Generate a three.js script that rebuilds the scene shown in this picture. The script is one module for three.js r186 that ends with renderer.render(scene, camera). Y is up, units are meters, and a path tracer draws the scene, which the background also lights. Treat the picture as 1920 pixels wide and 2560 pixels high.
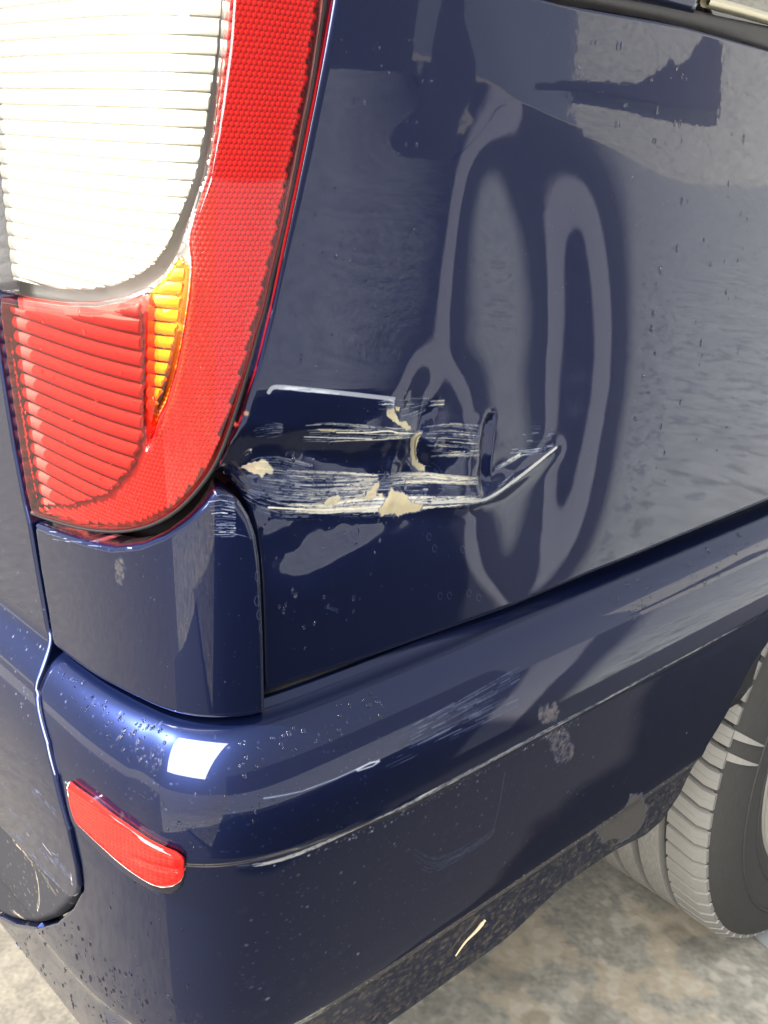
import * as THREE from 'three';
import { mergeGeometries } from 'three/addons/utils/BufferGeometryUtils.js';
import { RectAreaLightUniformsLib } from 'three/addons/lights/RectAreaLightUniformsLib.js';

// ---------------------------------------------------------------- camera
const V3 = THREE.Vector3, DEG = Math.PI / 180;
const PW = 1920, PH = 2560, FL = 2450;                       // photo size and focal length in photo pixels
const CAM = new V3(0, 1.0073, 0.3657);
const FWD = new V3(0.62993246, -0.35699197, -0.68974041).normalize();
const camV = (px, py) => new V3(px - PW / 2, PH / 2 - py, FL);
let RIGHT, UPV;
{
  // rows of the camera matrix from the vanishing points of the van's long side and of the verticals
  const X = camV(3870, 470).normalize();
  const dx = 680 - PW / 2, Y = (X.x * dx + X.z * FL) / X.y;
  const U = new V3(-dx, Y, -FL).normalize();
  const Z = new V3().crossVectors(X, U); if (Z.z > 0) Z.negate();
  RIGHT = new V3(X.x, U.x, Z.x); UPV = new V3(X.y, U.y, Z.y); FWD.set(X.z, U.z, Z.z);
}
const scene = new THREE.Scene();
const camera = new THREE.PerspectiveCamera(2 * Math.atan(PH / 2 / FL) / DEG, PW / PH, 0.02, 200);
camera.position.copy(CAM); camera.up.copy(UPV); camera.lookAt(CAM.clone().add(FWD));

// ---------------------------------------------------------------- sky, sun, exposure
const renderer = new THREE.WebGLRenderer({ antialias: true });
renderer.setSize(768, 1024);
renderer.toneMapping = THREE.LinearToneMapping;
renderer.toneMappingExposure = 6;
renderer.shadowMap.enabled = true;
{
  const w = 128, h = 64, d = new Float32Array(w * h * 4);
  for (let j = 0; j < h; j++) for (let i = 0; i < w; i++) {
    const e = (j + 0.5) / h * 2 - 1, k = (j * w + i) * 4;      // row 0 is straight down
    const up = Math.max(0, e), L = 0.16 - 0.03 * up;
    d[k] = L * (0.93 - 0.06 * up); d[k + 1] = L * 0.97; d[k + 2] = L * 1.10; d[k + 3] = 1;
  }
  const sky = new THREE.DataTexture(d, w, h, THREE.RGBAFormat, THREE.FloatType);
  sky.mapping = THREE.EquirectangularReflectionMapping; sky.magFilter = THREE.LinearFilter; sky.needsUpdate = true;
  scene.background = sky; scene.environment = sky;
}
const SUN = new V3(-0.5, 0.81, -0.3).normalize();
const sun = new THREE.DirectionalLight(new THREE.Color(1, 0.96, 0.9), 5);
sun.position.copy(SUN).multiplyScalar(10); sun.target.position.set(0.5, 0.5, 0);
sun.castShadow = true; sun.shadow.radius = 2;
sun.shadow.mapSize.set(2048, 2048);
Object.assign(sun.shadow.camera, { left: -4, right: 4, top: 4, bottom: -4, near: 0.1, far: 30 });
scene.add(sun, sun.target);
RectAreaLightUniformsLib.init();

// ---------------------------------------------------------------- tools
let seed = 7;
const rnd = () => { seed |= 0; seed = seed + 0x6D2B79F5 | 0; let t = Math.imul(seed ^ seed >>> 15, 1 | seed); t = t + Math.imul(t ^ t >>> 7, 61 | t) ^ t; return ((t ^ t >>> 14) >>> 0) / 4294967296; };
const rr = (a, b) => a + (b - a) * rnd();
const clamp = (x, a, b) => Math.min(b, Math.max(a, x)), lerp = (a, b, t) => a + (b - a) * t;
const sstep = (a, b, x) => { const t = clamp((x - a) / (b - a), 0, 1); return t * t * (3 - 2 * t); };
const hash2 = (i, j) => { let h = Math.imul(i, 374761393) + Math.imul(j, 668265263); h = Math.imul(h ^ h >>> 13, 1274126177); return ((h ^ h >>> 16) >>> 0) / 4294967296; };
function vnoise(x, y) { const i = Math.floor(x), j = Math.floor(y), u = x - i, v = y - j, a = u * u * (3 - 2 * u), b = v * v * (3 - 2 * v); return lerp(lerp(hash2(i, j), hash2(i + 1, j), a), lerp(hash2(i, j + 1), hash2(i + 1, j + 1), a), b); }
function fbm(x, y, o = 4) { let s = 0, a = 0.5, n = 0; for (let k = 0; k < o; k++) { s += a * vnoise(x, y); n += a; a *= 0.5; x = x * 2.03 + 17.1; y = y * 2.03 + 9.7; } return s / n; }
const lin = (r, g, b) => new THREE.Color().setRGB(r, g, b);
const names = {};
const numbered = (n) => { const k = names[n] = (names[n] ?? -1) + 1; return k ? `${n}_${String(k).padStart(3, '0')}` : n; };
function mesh(name, geo, mat, parent) { const m = new THREE.Mesh(geo, mat); m.name = name; m.castShadow = m.receiveShadow = true; parent.add(m); return m; }
function structure(name, geo, mat) { const m = mesh(name, geo, mat, scene); m.userData.kind = 'structure'; return m; }
function catmull(pts, per = 6, closed = false) {
  const n = pts.length, out = [];
  for (let i = 0; i < (closed ? n : n - 1); i++) {
    const g = (k) => closed ? pts[(k + n) % n] : pts[clamp(k, 0, n - 1)];
    const [a, b, c, d] = [g(i - 1), g(i), g(i + 1), g(i + 2)];
    for (let k = 0; k < per; k++) {
      const t = k / per, t2 = t * t, t3 = t2 * t;
      out.push([0, 1].map((q) => 0.5 * (2 * b[q] + (c[q] - a[q]) * t + (2 * a[q] - 5 * b[q] + 4 * c[q] - d[q]) * t2 + (3 * b[q] - a[q] - 3 * c[q] + d[q]) * t3)));
    }
  }
  if (!closed) out.push(pts[n - 1]);
  return out;
}

// ---------------------------------------------------------------- body surface: a plan curve swept up with a profile
// plan curve (x, z): long side at z = 0, rounded corner, tail at x = 0.2; s runs along it and equals x on the flat side
const PLAN = [[2.2, 0], [1.9, 0], [1.6, 0], [1.3, 0], [1.0, 0], [0.8, 0], [0.65, 0], [0.55, 0], [0.46, 0], [0.39, 0], [0.335, -0.0003], [0.3, -0.001], [0.275, -0.0022], [0.256, -0.0045], [0.241, -0.009], [0.229, -0.0165], [0.2195, -0.0275], [0.2125, -0.042], [0.2075, -0.06], [0.2035, -0.082], [0.2008, -0.11], [0.199, -0.145], [0.197, -0.19], [0.194, -0.25], [0.19, -0.33], [0.184, -0.45], [0.175, -0.6], [0.16, -0.8], [0.145, -1.0]];
const CURVE = [];
{
  const P = PLAN, per = 24;
  for (let i = 1; i < P.length - 2; i++) for (let k = 0; k < per; k++) {
    const t = k / per, b = [(1 - t) ** 3 / 6, (3 * t ** 3 - 6 * t * t + 4) / 6, (-3 * t ** 3 + 3 * t * t + 3 * t + 1) / 6, t ** 3 / 6];
    CURVE.push({ x: 0, z: 0 });
    for (let q = 0; q < 4; q++) { CURVE[CURVE.length - 1].x += b[q] * P[i - 1 + q][0]; CURVE[CURVE.length - 1].z += b[q] * P[i - 1 + q][1]; }
  }
  let s = CURVE[0].x;
  CURVE.forEach((c, i) => { if (i) s -= Math.hypot(c.x - CURVE[i - 1].x, c.z - CURVE[i - 1].z); c.s = s; });
  CURVE.reverse();                                            // s ascending
  CURVE.forEach((c, i) => { const a = CURVE[Math.max(0, i - 1)], b = CURVE[Math.min(CURVE.length - 1, i + 1)], l = Math.hypot(b.x - a.x, b.z - a.z); c.tx = (b.x - a.x) / l; c.tz = (b.z - a.z) / l; });
}
const SMIN = CURVE[0].s, SMAX = CURVE[CURVE.length - 1].s;
function planAt(s) {
  let lo = 0, hi = CURVE.length - 1;
  while (hi - lo > 1) { const m = (lo + hi) >> 1; if (CURVE[m].s <= s) lo = m; else hi = m; }
  const a = CURVE[lo], b = CURVE[hi], t = clamp((s - a.s) / (b.s - a.s), -1, 2);
  let tx = lerp(a.tx, b.tx, t), tz = lerp(a.tz, b.tz, t); const l = Math.hypot(tx, tz); tx /= l; tz /= l;
  return { x: lerp(a.x, b.x, t), z: lerp(a.z, b.z, t), tx, tz, nx: -tz, nz: tx };   // outward normal
}
const YSEAM = 0.7176;
// outward offset against height: flat above the seam, bumper shoulder below it
const PROF = [[0.38, -0.05], [0.425, -0.012], [0.437, 0.008], [0.445, 0.0138], [0.46, 0.0165], [0.485, 0.0195], [0.505, 0.0218], [0.5115, 0.0238], [0.516, 0.0260], [0.535, 0.0272], [0.56, 0.0277], [0.60, 0.0282], [0.636, 0.0285], [0.66, 0.0275], [0.676, 0.0255], [0.688, 0.0225], [0.697, 0.019], [0.704, 0.015], [0.7095, 0.0103], [0.7135, 0.005], [0.7158, -0.001], [0.7172, -0.008], [0.724, -0.0165]];
function hermite(P, y) {
  if (y <= P[0][0]) return P[0][1];
  const n = P.length; if (y >= P[n - 1][0]) return P[n - 1][1];
  let i = 0; while (P[i + 1][0] < y) i++;
  const m = (k) => { const a = P[Math.max(0, k - 1)], b = P[Math.min(n - 1, k + 1)]; return (b[1] - a[1]) / (b[0] - a[0]); };
  const h = P[i + 1][0] - P[i][0], t = (y - P[i][0]) / h;
  return (2 * t ** 3 - 3 * t * t + 1) * P[i][1] + (t ** 3 - 2 * t * t + t) * h * m(i) + (-2 * t ** 3 + 3 * t * t) * P[i + 1][1] + (t ** 3 - t * t) * h * m(i + 1);
}
const creaseY = (s) => 0.6385 + 0.011 * sstep(0.36, 0.235, s);
const CREASE = (s, y) => { const c = creaseY(s), k = sstep(0.195, 0.215, s); return k * (0.0018 * Math.exp(-(((y - c) / 0.0018) ** 2)) - 0.0026 * sstep(c + 0.003, c - 0.001, y)) - (1 - k) * 0.0026; };
const offBumper = (s, y) => hermite(PROF, y) + CREASE(s, y);
const offUpper = () => 0;
const offGate = (s, y) => {                                   // the tailgate carries the bumper's shoulder across, a little softer
  const b = y < 0.7 ? hermite(PROF, y) : lerp(0.0172, 0, sstep(0.7, 0.728, y));
  return b;
};
function point(off, s, y, extra = 0) { const c = planAt(s), o = off(s, y) + extra; return new V3(c.x + c.nx * o, y, c.z + c.nz * o); }
function normalAt(off, s, y) {
  const e = 0.0012, a = point(off, s + e, y).sub(point(off, s - e, y)), b = point(off, s, y + e * 0.5).sub(point(off, s, y - e * 0.5));
  return a.cross(b).normalize();
}
function nearestS(x, z) {
  let best = 1e9, bi = 0;
  for (let i = 0; i < CURVE.length; i += 4) { const d = (CURVE[i].x - x) ** 2 + (CURVE[i].z - z) ** 2; if (d < best) { best = d; bi = i; } }
  let a = Math.max(0, bi - 4), b = Math.min(CURVE.length - 1, bi + 4);
  for (let i = a; i <= b; i++) { const d = (CURVE[i].x - x) ** 2 + (CURVE[i].z - z) ** 2; if (d < best) { best = d; bi = i; } }
  const c = CURVE[bi], t = (x - c.x) * c.tx + (z - c.z) * c.tz;
  return { s: c.s + t, d: (x - c.x) * -c.tz + (z - c.z) * c.tx };
}
const rayDir = (px, py) => { const v = camV(px, py); return RIGHT.clone().multiplyScalar(v.x).addScaledVector(UPV, v.y).addScaledVector(FWD, v.z).normalize(); };
// photo pixel -> (s, y) where its ray meets the body surface
function unproject(px, py, off = offUpper, extra = 0) {
  const d = rayDir(px, py), g = (t) => { const q = nearestS(CAM.x + d.x * t, CAM.z + d.z * t), y = CAM.y + d.y * t; return { v: q.d - off(q.s, y) - extra, s: q.s, y }; };
  let t0 = 0.22, t1 = 0; const st = 0.006;
  for (let t = 0.22; t < 2.6; t += st) if (g(t).v < 0) { t1 = t; break; } else t0 = t;
  if (!t1) { const q = g(2.6); return [q.s, q.y]; }
  for (let k = 0; k < 22; k++) { const m = (t0 + t1) / 2; if (g(m).v < 0) t1 = m; else t0 = m; }
  const q = g((t0 + t1) / 2); return [q.s, q.y];
}
const toSY = (pts, off, extra) => pts.map((p) => p.sy ? p.sy : unproject(p[0], p[1], off, extra));
const SY = (s, y) => ({ sy: [s, y] });

// ---------------------------------------------------------------- panels: a polygon in (s, y), meshed, clipped, with rolled edges and a returned lip
function polyDist(poly, s, y) {
  let best = 1e9, inside = false, gx = 0, gy = 0;
  for (let i = 0, j = poly.length - 1; i < poly.length; j = i++) {
    const [ax, ay] = poly[j], [bx, by] = poly[i], ex = bx - ax, ey = by - ay, wx = s - ax, wy = y - ay;
    const t = clamp((wx * ex + wy * ey) / (ex * ex + ey * ey + 1e-18), 0, 1), dx = wx - ex * t, dy = wy - ey * t, d = dx * dx + dy * dy;
    if (d < best) { best = d; gx = dx; gy = dy; }
    if ((ay > y) !== (by > y) && s < (bx - ax) * (y - ay) / (by - ay) + ax) inside = !inside;
  }
  const l = Math.sqrt(best), sg = inside ? 1 : -1;
  return { d: sg * l, gs: l > 1e-9 ? sg * gx / l : 0, gy: l > 1e-9 ? sg * gy / l : 0 };
}
function panelGeometry({ poly, off = offUpper, extra = () => 0, step = 0.004, r = 0.0015, lip = 0.006, uv = null, nrm = null, levels = [0.06, 0.25, 0.55, 1] }) {
  let a0 = 1e9, a1 = -1e9, b0 = 1e9, b1 = -1e9;
  for (const [s, y] of poly) { a0 = Math.min(a0, s); a1 = Math.max(a1, s); b0 = Math.min(b0, y); b1 = Math.max(b1, y); }
  a0 -= step * 0.4; b0 -= step * 0.4;
  const ns = Math.ceil((a1 - a0) / step) + 1, ny = Math.ceil((b1 - b0) / step) + 1;
  const S = [], Y = [], D = [];
  for (let j = 0; j <= ny; j++) for (let i = 0; i <= ns; i++) { const s = a0 + i * step, y = b0 + j * step; S.push(s); Y.push(y); let d = polyDist(poly, s, y).d; if (Math.abs(d) < 1e-6) d = 1e-6; D.push(d); }
  let tris = [];
  for (let j = 0; j < ny; j++) for (let i = 0; i < ns; i++) {
    const a = j * (ns + 1) + i, b = a + 1, c = a + ns + 1, d = c + 1;
    if (Math.max(D[a], D[b], D[c], D[d]) <= 0) continue;
    if ((i + j) & 1) tris.push([a, b, d], [a, d, c]); else tris.push([a, b, c], [b, d, c]);
  }
  const L0 = 0;
  for (const L of [L0, ...levels.map((k) => k * r)]) {
    const cut = new Map(), out = [];
    const mid = (p, q) => {
      const key = p < q ? p * 4194304 + q : q * 4194304 + p; if (cut.has(key)) return cut.get(key);
      const t = clamp((L - D[p]) / (D[q] - D[p]), 0.001, 0.999); S.push(lerp(S[p], S[q], t)); Y.push(lerp(Y[p], Y[q], t)); D.push(L); cut.set(key, S.length - 1); return S.length - 1;
    };
    for (const t of tris) {
      const up = t.map((k) => D[k] >= L);
      const n = up[0] + up[1] + up[2];
      if (n === 3) { out.push(t); continue; }
      if (n === 0) { if (L > 0) out.push(t); continue; }
      const k = n === 1 ? up.indexOf(true) : up.indexOf(false), [p, q, w] = [t[k], t[(k + 1) % 3], t[(k + 2) % 3]];
      if (D[p] === L) { if (n === 2 || L > 0) out.push(t); continue; }
      const zq = D[q] === L, zw = D[w] === L;
      const pq = zq ? q : mid(p, q), pw = zw ? w : mid(p, w);
      const tip = [[p, pq, pw]], rest = zq && zw ? [] : zq ? [[q, w, pw]] : zw ? [[pq, q, w]] : [[pq, q, w], [pq, w, pw]];
      if (n === 1) { out.push(...tip); if (L > 0) out.push(...rest); } else { out.push(...rest); if (L > 0) out.push(...tip); }
    }
    tris = out.filter(([a, b, c]) => a !== b && b !== c && a !== c);
  }
  const used = new Map(), pos = [], nor = [], uvs = [], idx = [];
  const outDir = [];
  const add = (k) => {
    if (used.has(k)) return used.get(k);
    const s = S[k], y = Y[k], d = Math.max(0, D[k]), q = polyDist(poly, s, y);
    const c = planAt(s), n0 = nrm ? nrm(s, y) : normalAt((a, b) => off(a, b) + extra(a, b), s, y);
    const p = point(off, s, y, extra(s, y));
    let gs = q.gs, gy = q.gy;
    if (Math.abs(q.d) < 2e-5) { const q2 = polyDist(poly, s + 1e-4, y).d - polyDist(poly, s - 1e-4, y).d, q3 = polyDist(poly, s, y + 1e-4).d - polyDist(poly, s, y - 1e-4).d, l = Math.hypot(q2, q3) || 1; gs = q2 / l; gy = q3 / l; }
    const o = new V3(-gs * c.tx, -gy, -gs * c.tz); o.addScaledVector(n0, -o.dot(n0)).normalize();
    let n = n0;
    if (d < r) { const k1 = 1 - d / r, e = r * (1 - Math.sqrt(Math.max(0, 1 - k1 * k1))); p.addScaledVector(n0, -e); n = n0.clone().multiplyScalar(Math.sqrt(Math.max(0, 1 - k1 * k1))).addScaledVector(o, k1).normalize(); }
    pos.push(p.x, p.y, p.z); nor.push(n.x, n.y, n.z); outDir.push(o, n0);
    if (uv) uvs.push((s - uv[0]) / (uv[1] - uv[0]), (y - uv[2]) / (uv[3] - uv[2])); else uvs.push(s, y);
    used.set(k, pos.length / 3 - 1); return pos.length / 3 - 1;
  };
  const edges = new Map();
  for (const t of tris) {
    const v = t.map(add); idx.push(...v);
    for (let k = 0; k < 3; k++) if (D[t[k]] <= 1e-9 && D[t[(k + 1) % 3]] <= 1e-9) { const a = v[k], b = v[(k + 1) % 3]; if (edges.has(b + '_' + a)) edges.delete(b + '_' + a); else edges.set(a + '_' + b, [a, b]); }
  }
  if (lip > 0) {
    const low = new Map();
    const base = (a, deep) => {
      const key = a + (deep ? 'd' : 't'); if (low.has(key)) return low.get(key);
      const o = outDir[a * 2], n = outDir[a * 2 + 1], p = new V3(pos[a * 3], pos[a * 3 + 1], pos[a * 3 + 2]); if (deep) p.addScaledVector(n, -lip);
      pos.push(p.x, p.y, p.z); nor.push(o.x, o.y, o.z); uvs.push(uvs[a * 2], uvs[a * 2 + 1]); outDir.push(o, n);
      low.set(key, pos.length / 3 - 1); return pos.length / 3 - 1;
    };
    for (const [a, b] of edges.values()) { const ta = base(a), tb = base(b), da = base(a, 1), db = base(b, 1); idx.push(ta, da, tb, tb, da, db); }
  }
  const g = new THREE.BufferGeometry();
  g.setAttribute('position', new THREE.Float32BufferAttribute(pos, 3)); g.setAttribute('normal', new THREE.Float32BufferAttribute(nor, 3)); g.setAttribute('uv', new THREE.Float32BufferAttribute(uvs, 2)); g.setIndex(idx);
  return g;
}
function clipPoly(poly, axis, lim, keepAbove) {
  const out = [], ok = (p) => keepAbove ? p[axis] >= lim : p[axis] <= lim;
  poly.forEach((p, i) => { const q = poly[(i + 1) % poly.length]; if (ok(p)) out.push(p); if (ok(p) !== ok(q)) { const t = (lim - p[axis]) / (q[axis] - p[axis]); out.push([lerp(p[0], q[0], t), lerp(p[1], q[1], t)]); } });
  return out;
}
// a thin rod that follows surface points
function rod(points, radius, seg = 6, closed = false) { return new THREE.TubeGeometry(new THREE.CatmullRomCurve3(points, closed, 'catmullrom', 0.5), Math.max(8, points.length * 3), radius, seg, closed); }

// ---------------------------------------------------------------- painted-surface maps, drawn at photo positions
class Sheet {
  constructor(uv, w, off, base) {
    this.uv = uv; this.w = w; this.h = Math.round(w * (uv[3] - uv[2]) / (uv[1] - uv[0])); this.off = off;
    this.c = document.createElement('canvas'); this.c.width = w; this.c.height = this.h; this.g = this.c.getContext('2d');
    this.m = document.createElement('canvas'); this.m.width = w; this.m.height = this.h; this.k = this.m.getContext('2d');
    this.g.fillStyle = base.color; this.g.fillRect(0, 0, w, this.h);
    this.baseOrm = base.orm; this.k.fillStyle = base.orm; this.k.fillRect(0, 0, w, this.h);
    this.mm = w / (uv[1] - uv[0]) / 1000;                       // texels per millimetre
  }
  at(px, py) { const [s, y] = unproject(px, py, this.off); return this.sy(s, y); }
  sy(s, y) { return [(s - this.uv[0]) / (this.uv[1] - this.uv[0]) * this.w, (1 - (y - this.uv[2]) / (this.uv[3] - this.uv[2])) * this.h]; }
  path(g, pts, close) { g.beginPath(); pts.forEach((p, i) => i ? g.lineTo(p[0], p[1]) : g.moveTo(p[0], p[1])); if (close) g.closePath(); }
  fill(pts, color, orm, alpha = 1) { for (const [g, c] of [[this.g, color], [this.k, orm]]) { if (!c) continue; g.globalAlpha = alpha; g.fillStyle = c; this.path(g, pts, true); g.fill(); g.globalAlpha = 1; } }
  line(pts, width, color, orm, alpha = 1) { for (const [g, c] of [[this.g, color], [this.k, orm]]) { if (!c) continue; g.globalAlpha = alpha; g.strokeStyle = c; g.lineWidth = Math.max(0.6, width * this.mm); g.lineCap = 'round'; g.lineJoin = 'round'; this.path(g, pts, false); g.stroke(); g.globalAlpha = 1; } }
  // flat chip with a ragged outline, in photo pixels
  chip(px, color, orm, jag = 1.2) {
    const P = px.map((p) => this.at(...p)), out = [];
    P.forEach((p, i) => { const q = P[(i + 1) % P.length], n = Math.max(2, Math.round(Math.hypot(q[0] - p[0], q[1] - p[1]) / 3)); for (let k = 0; k < n; k++) out.push([lerp(p[0], q[0], k / n) + rr(-jag, jag), lerp(p[1], q[1], k / n) + rr(-jag, jag)]); });
    const cx = out.reduce((q, p) => q + p[0], 0) / out.length, cy = out.reduce((q, p) => q + p[1], 0) / out.length;
    this.fill(out.map(([x, y]) => [cx + (x - cx) * 1.06 + rr(-1, 1), cy + (y - cy) * 1.1 + rr(-1, 1)]), '#55585e', ORM_DULL, 0.8);
    this.fill(out, color, orm);
    for (let k = 0; k < 26; k++) { const p = out[Math.floor(rnd() * out.length)], t = rr(0.1, 0.95), x = lerp(cx, p[0], t), y = lerp(cy, p[1], t), r = rr(0.4, 2.2) * this.mm, q = []; for (let i = 0; i < 7; i++) q.push([x + r * rr(0.4, 1.3) * Math.cos(i * 0.9), y + r * 0.6 * rr(0.4, 1.3) * Math.sin(i * 0.9)]); this.fill(q, k & 1 ? '#6a624d' : '#9c957b', null, rr(0.06, 0.25)); }
    return out;
  }
  // a dragged scrape: broken streaks that follow a centre line (photo pixels) within half-widths
  streaks(px, half, n, colors, orm, { len = [10, 90], width = [0.25, 0.8], alpha = [0.5, 1], edge = 0 } = {}) {
    n = Math.round(n * 0.6); const P = catmull(px.map((p) => this.at(...p)), 70), hw = half.map((h) => h * this.mm);
    for (let k = 0; k < n; k++) {
      const e0 = Math.floor(P.length * 0.18 * rnd()), e1 = P.length - 1 - Math.floor(P.length * 0.2 * rnd() * rnd()), i0 = Math.floor(lerp(e0, e1, rnd())), L = rr(len[0], len[1]) * this.mm;
      const f = edge && rnd() < edge ? (rnd() < 0.5 ? -1 : 1) * rr(0.85, 1.05) : rr(-1, 1), col = colors[Math.floor(rnd() * colors.length)], al = rr(...alpha), wd = rr(...width) * 0.62;
      let a = 0, pts = [], dash = rr(1.5, 16) * this.mm, on = true;
      const flush = () => { if (pts.length > 1) this.line(pts, wd * rr(0.6, 1.3), col, orm, al * rr(0.6, 1)); pts = []; };
      for (let i = i0; i <= e1 && a < L; i++) {
        const t = i / (P.length - 1) * (hw.length - 1), h = lerp(hw[Math.floor(t)], hw[Math.min(hw.length - 1, Math.floor(t) + 1)], t % 1);
        const st = i > i0 ? Math.hypot(P[i][0] - P[i - 1][0], P[i][1] - P[i - 1][1]) : 0; a += st; dash -= st;
        if (dash < 0) { flush(); on = !on; dash = (on ? rr(1.5, 14) : rr(0.3, 3.5)) * this.mm; }
        if (on) pts.push([P[i][0], P[i][1] + f * h + rr(-0.25, 0.25)]);
      }
      flush();
    }
  }
  specks(px, n, size, color, orm, alpha = [0.3, 0.9]) {               // dirt or grit inside a photo polygon
    const P = px.map((p) => this.at(...p)); let x0 = 1e9, x1 = -1e9, y0 = 1e9, y1 = -1e9;
    for (const [x, y] of P) { x0 = Math.min(x0, x); x1 = Math.max(x1, x); y0 = Math.min(y0, y); y1 = Math.max(y1, y); }
    for (let k = 0, c = 0; c < n && k < n * 8; k++) { const x = rr(x0, x1), y = rr(y0, y1); if (polyDist(P, x, y).d < 0) continue; c++; const r = Math.max(0.5, rr(...size) * 1.7 * this.mm), q = []; for (let i = 0; i < 6; i++) q.push([x + r * rr(0.4, 1.1) * Math.cos(i * 1.047), y + r * rr(0.4, 1.1) * Math.sin(i * 1.047)]); this.fill(q, color, orm, rr(...alpha)); }
  }
  textures() {
    const t = [this.c, this.m].map((c, i) => { const x = new THREE.CanvasTexture(c); x.colorSpace = i ? THREE.NoColorSpace : THREE.SRGBColorSpace; x.anisotropy = 8; x.magFilter = THREE.LinearFilter; return x; });
    return t;
  }
}
const PAINT = lin(0.0030, 0.0082, 0.043), PAINT_CSS = '#' + PAINT.getHexString();
const PAINT_ROUGH = 0.36, PAINT_METAL = 0.88;
const ORM_PAINT = `rgb(255,${Math.round(PAINT_ROUGH * 255)},${Math.round(PAINT_METAL * 255)})`, ORM_BARE = 'rgb(0,200,0)', ORM_DULL = 'rgb(90,150,60)';
const paint = new THREE.MeshPhysicalMaterial({ color: PAINT, metalness: PAINT_METAL, roughness: PAINT_ROUGH, clearcoat: 1, clearcoatRoughness: 0.02 });
function mapped(sheet) { const [c, m] = sheet.textures(); return new THREE.MeshPhysicalMaterial({ map: c, roughnessMap: m, metalnessMap: m, clearcoatMap: m, color: 0xffffff, metalness: 1, roughness: 1, clearcoat: 1, clearcoatRoughness: 0.02 }); }
const black = new THREE.MeshStandardMaterial({ color: lin(0.006, 0.006, 0.007), roughness: 0.75 });
const blackPlastic = new THREE.MeshStandardMaterial({ color: lin(0.012, 0.012, 0.013), roughness: 0.38 });

// ================================================================ setting: floor, added floor bands and the yard wall that the side panel mirrors
function tileNoise(per) { return (x, y) => { const i = Math.floor(x), j = Math.floor(y), u = x - i, v = y - j, a = u * u * (3 - 2 * u), b = v * v * (3 - 2 * v), h = (p, q) => hash2(((p % per) + per) % per + per * 31, ((q % per) + per) % per); return lerp(lerp(h(i, j), h(i + 1, j), a), lerp(h(i, j + 1), h(i + 1, j + 1), a), b); }; }
function tex(n, fn, { srgb = false, repeat = 1 } = {}) {
  const d = new Uint8Array(n * n * 4), c = new THREE.Color();
  for (let j = 0; j < n; j++) for (let i = 0; i < n; i++) { const v = fn(i / n, j / n), k = (j * n + i) * 4; if (srgb) { c.setRGB(v[0], v[1], v[2]); c.convertLinearToSRGB(); d[k] = c.r * 255; d[k + 1] = c.g * 255; d[k + 2] = c.b * 255; } else { d[k] = v[0] * 255; d[k + 1] = v[1] * 255; d[k + 2] = v[2] * 255; } d[k + 3] = 255; }
  const t = new THREE.DataTexture(d, n, n, THREE.RGBAFormat); t.wrapS = t.wrapT = THREE.RepeatWrapping; t.magFilter = THREE.LinearFilter; t.minFilter = THREE.LinearMipmapLinearFilter; t.generateMipmaps = true; t.colorSpace = srgb ? THREE.SRGBColorSpace : THREE.NoColorSpace; t.repeat.set(repeat, repeat); t.needsUpdate = true; return t;
}
const N8 = tileNoise(8), N16 = tileNoise(16), N40 = tileNoise(40), N90 = tileNoise(90), N220 = tileNoise(220), N500 = tileNoise(500);
const concreteColor = tex(2048, (u, v) => {
  const wx = 0.02 * (N16(u * 16, v * 16) - 0.5), wy = 0.02 * (N16(v * 16 + 5, u * 16) - 0.5), a = u + wx, b = v + wy;
  const coarse = N8(a * 8, b * 8) * 0.5 + N16(a * 16, b * 16) * 0.5, mid = N40(a * 40, b * 40), fine = N90(a * 90, b * 90), grit = N220(u * 220, v * 220), sand = N500(u * 500, v * 500);
  let c = [0.18, 0.171, 0.142].map((x) => x * (0.42 + 0.34 * coarse + 0.26 * fine + 0.36 * grit + 0.4 * sand));
  const tan = sstep(0.56, 0.66, 0.45 * mid + 0.25 * coarse + 0.3 * fine + 0.08 * (grit - 0.5)), pale = sstep(0.64, 0.70, 0.5 * fine + 0.2 * coarse + 0.3 * grit), dark = sstep(0.60, 0.72, 0.5 * N40(b * 40 + 3, a * 40 + 11) + 0.5 * N90(b * 90, a * 90 + 7));
  c = c.map((x, k) => lerp(x, [0.34, 0.275, 0.185][k], 0.5 * tan)); c = c.map((x, k) => lerp(x, [0.36, 0.335, 0.28][k], 0.36 * pale)); c = c.map((x) => x * (1 - 0.25 * dark));
  return c;
}, { srgb: true, repeat: 1 / 2.6 });
const concreteBump = tex(512, (u, v) => { const h = 0.6 * N220(u * 220, v * 220) + 0.4 * N90(u * 90, v * 90); return [h, h, h]; }, { repeat: 1 / 1.1 });
const concrete = new THREE.MeshStandardMaterial({ map: concreteColor, bumpMap: concreteBump, bumpScale: 0.0008, roughness: 0.85 });
function sheetXZ(pts, y, uvScale = 1) {                              // flat polygon on the ground (x, z)
  const sh = new THREE.Shape(pts.map(([x, z]) => new THREE.Vector2(x, -z))), g = new THREE.ShapeGeometry(sh); g.rotateX(-Math.PI / 2); g.translate(0, y, 0); return g;
}
structure('concrete_floor', sheetXZ([[-60, -60], [80, -60], [80, 80], [-60, 80]], 0), concrete);
const grain = (base, amp, n = 512, rep = 1) => tex(n, (u, v) => { const k = 1 + amp * (0.5 * N40(u * 40, v * 40) + 0.5 * N220(u * 220, v * 220) - 0.5); return base.map((x) => x * k); }, { srgb: true, repeat: rep });
const asphalt = new THREE.MeshStandardMaterial({ map: grain([0.012, 0.012, 0.014], 0.9), roughness: 0.9 });  // near-black colour of the added dark floor bands
const AZ_A = 39.5, AZ_B = 42, AZ_C = 46.3, AZ_D = 112;             // bearings between the added floor bands, seen from the mirrored eye point
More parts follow.
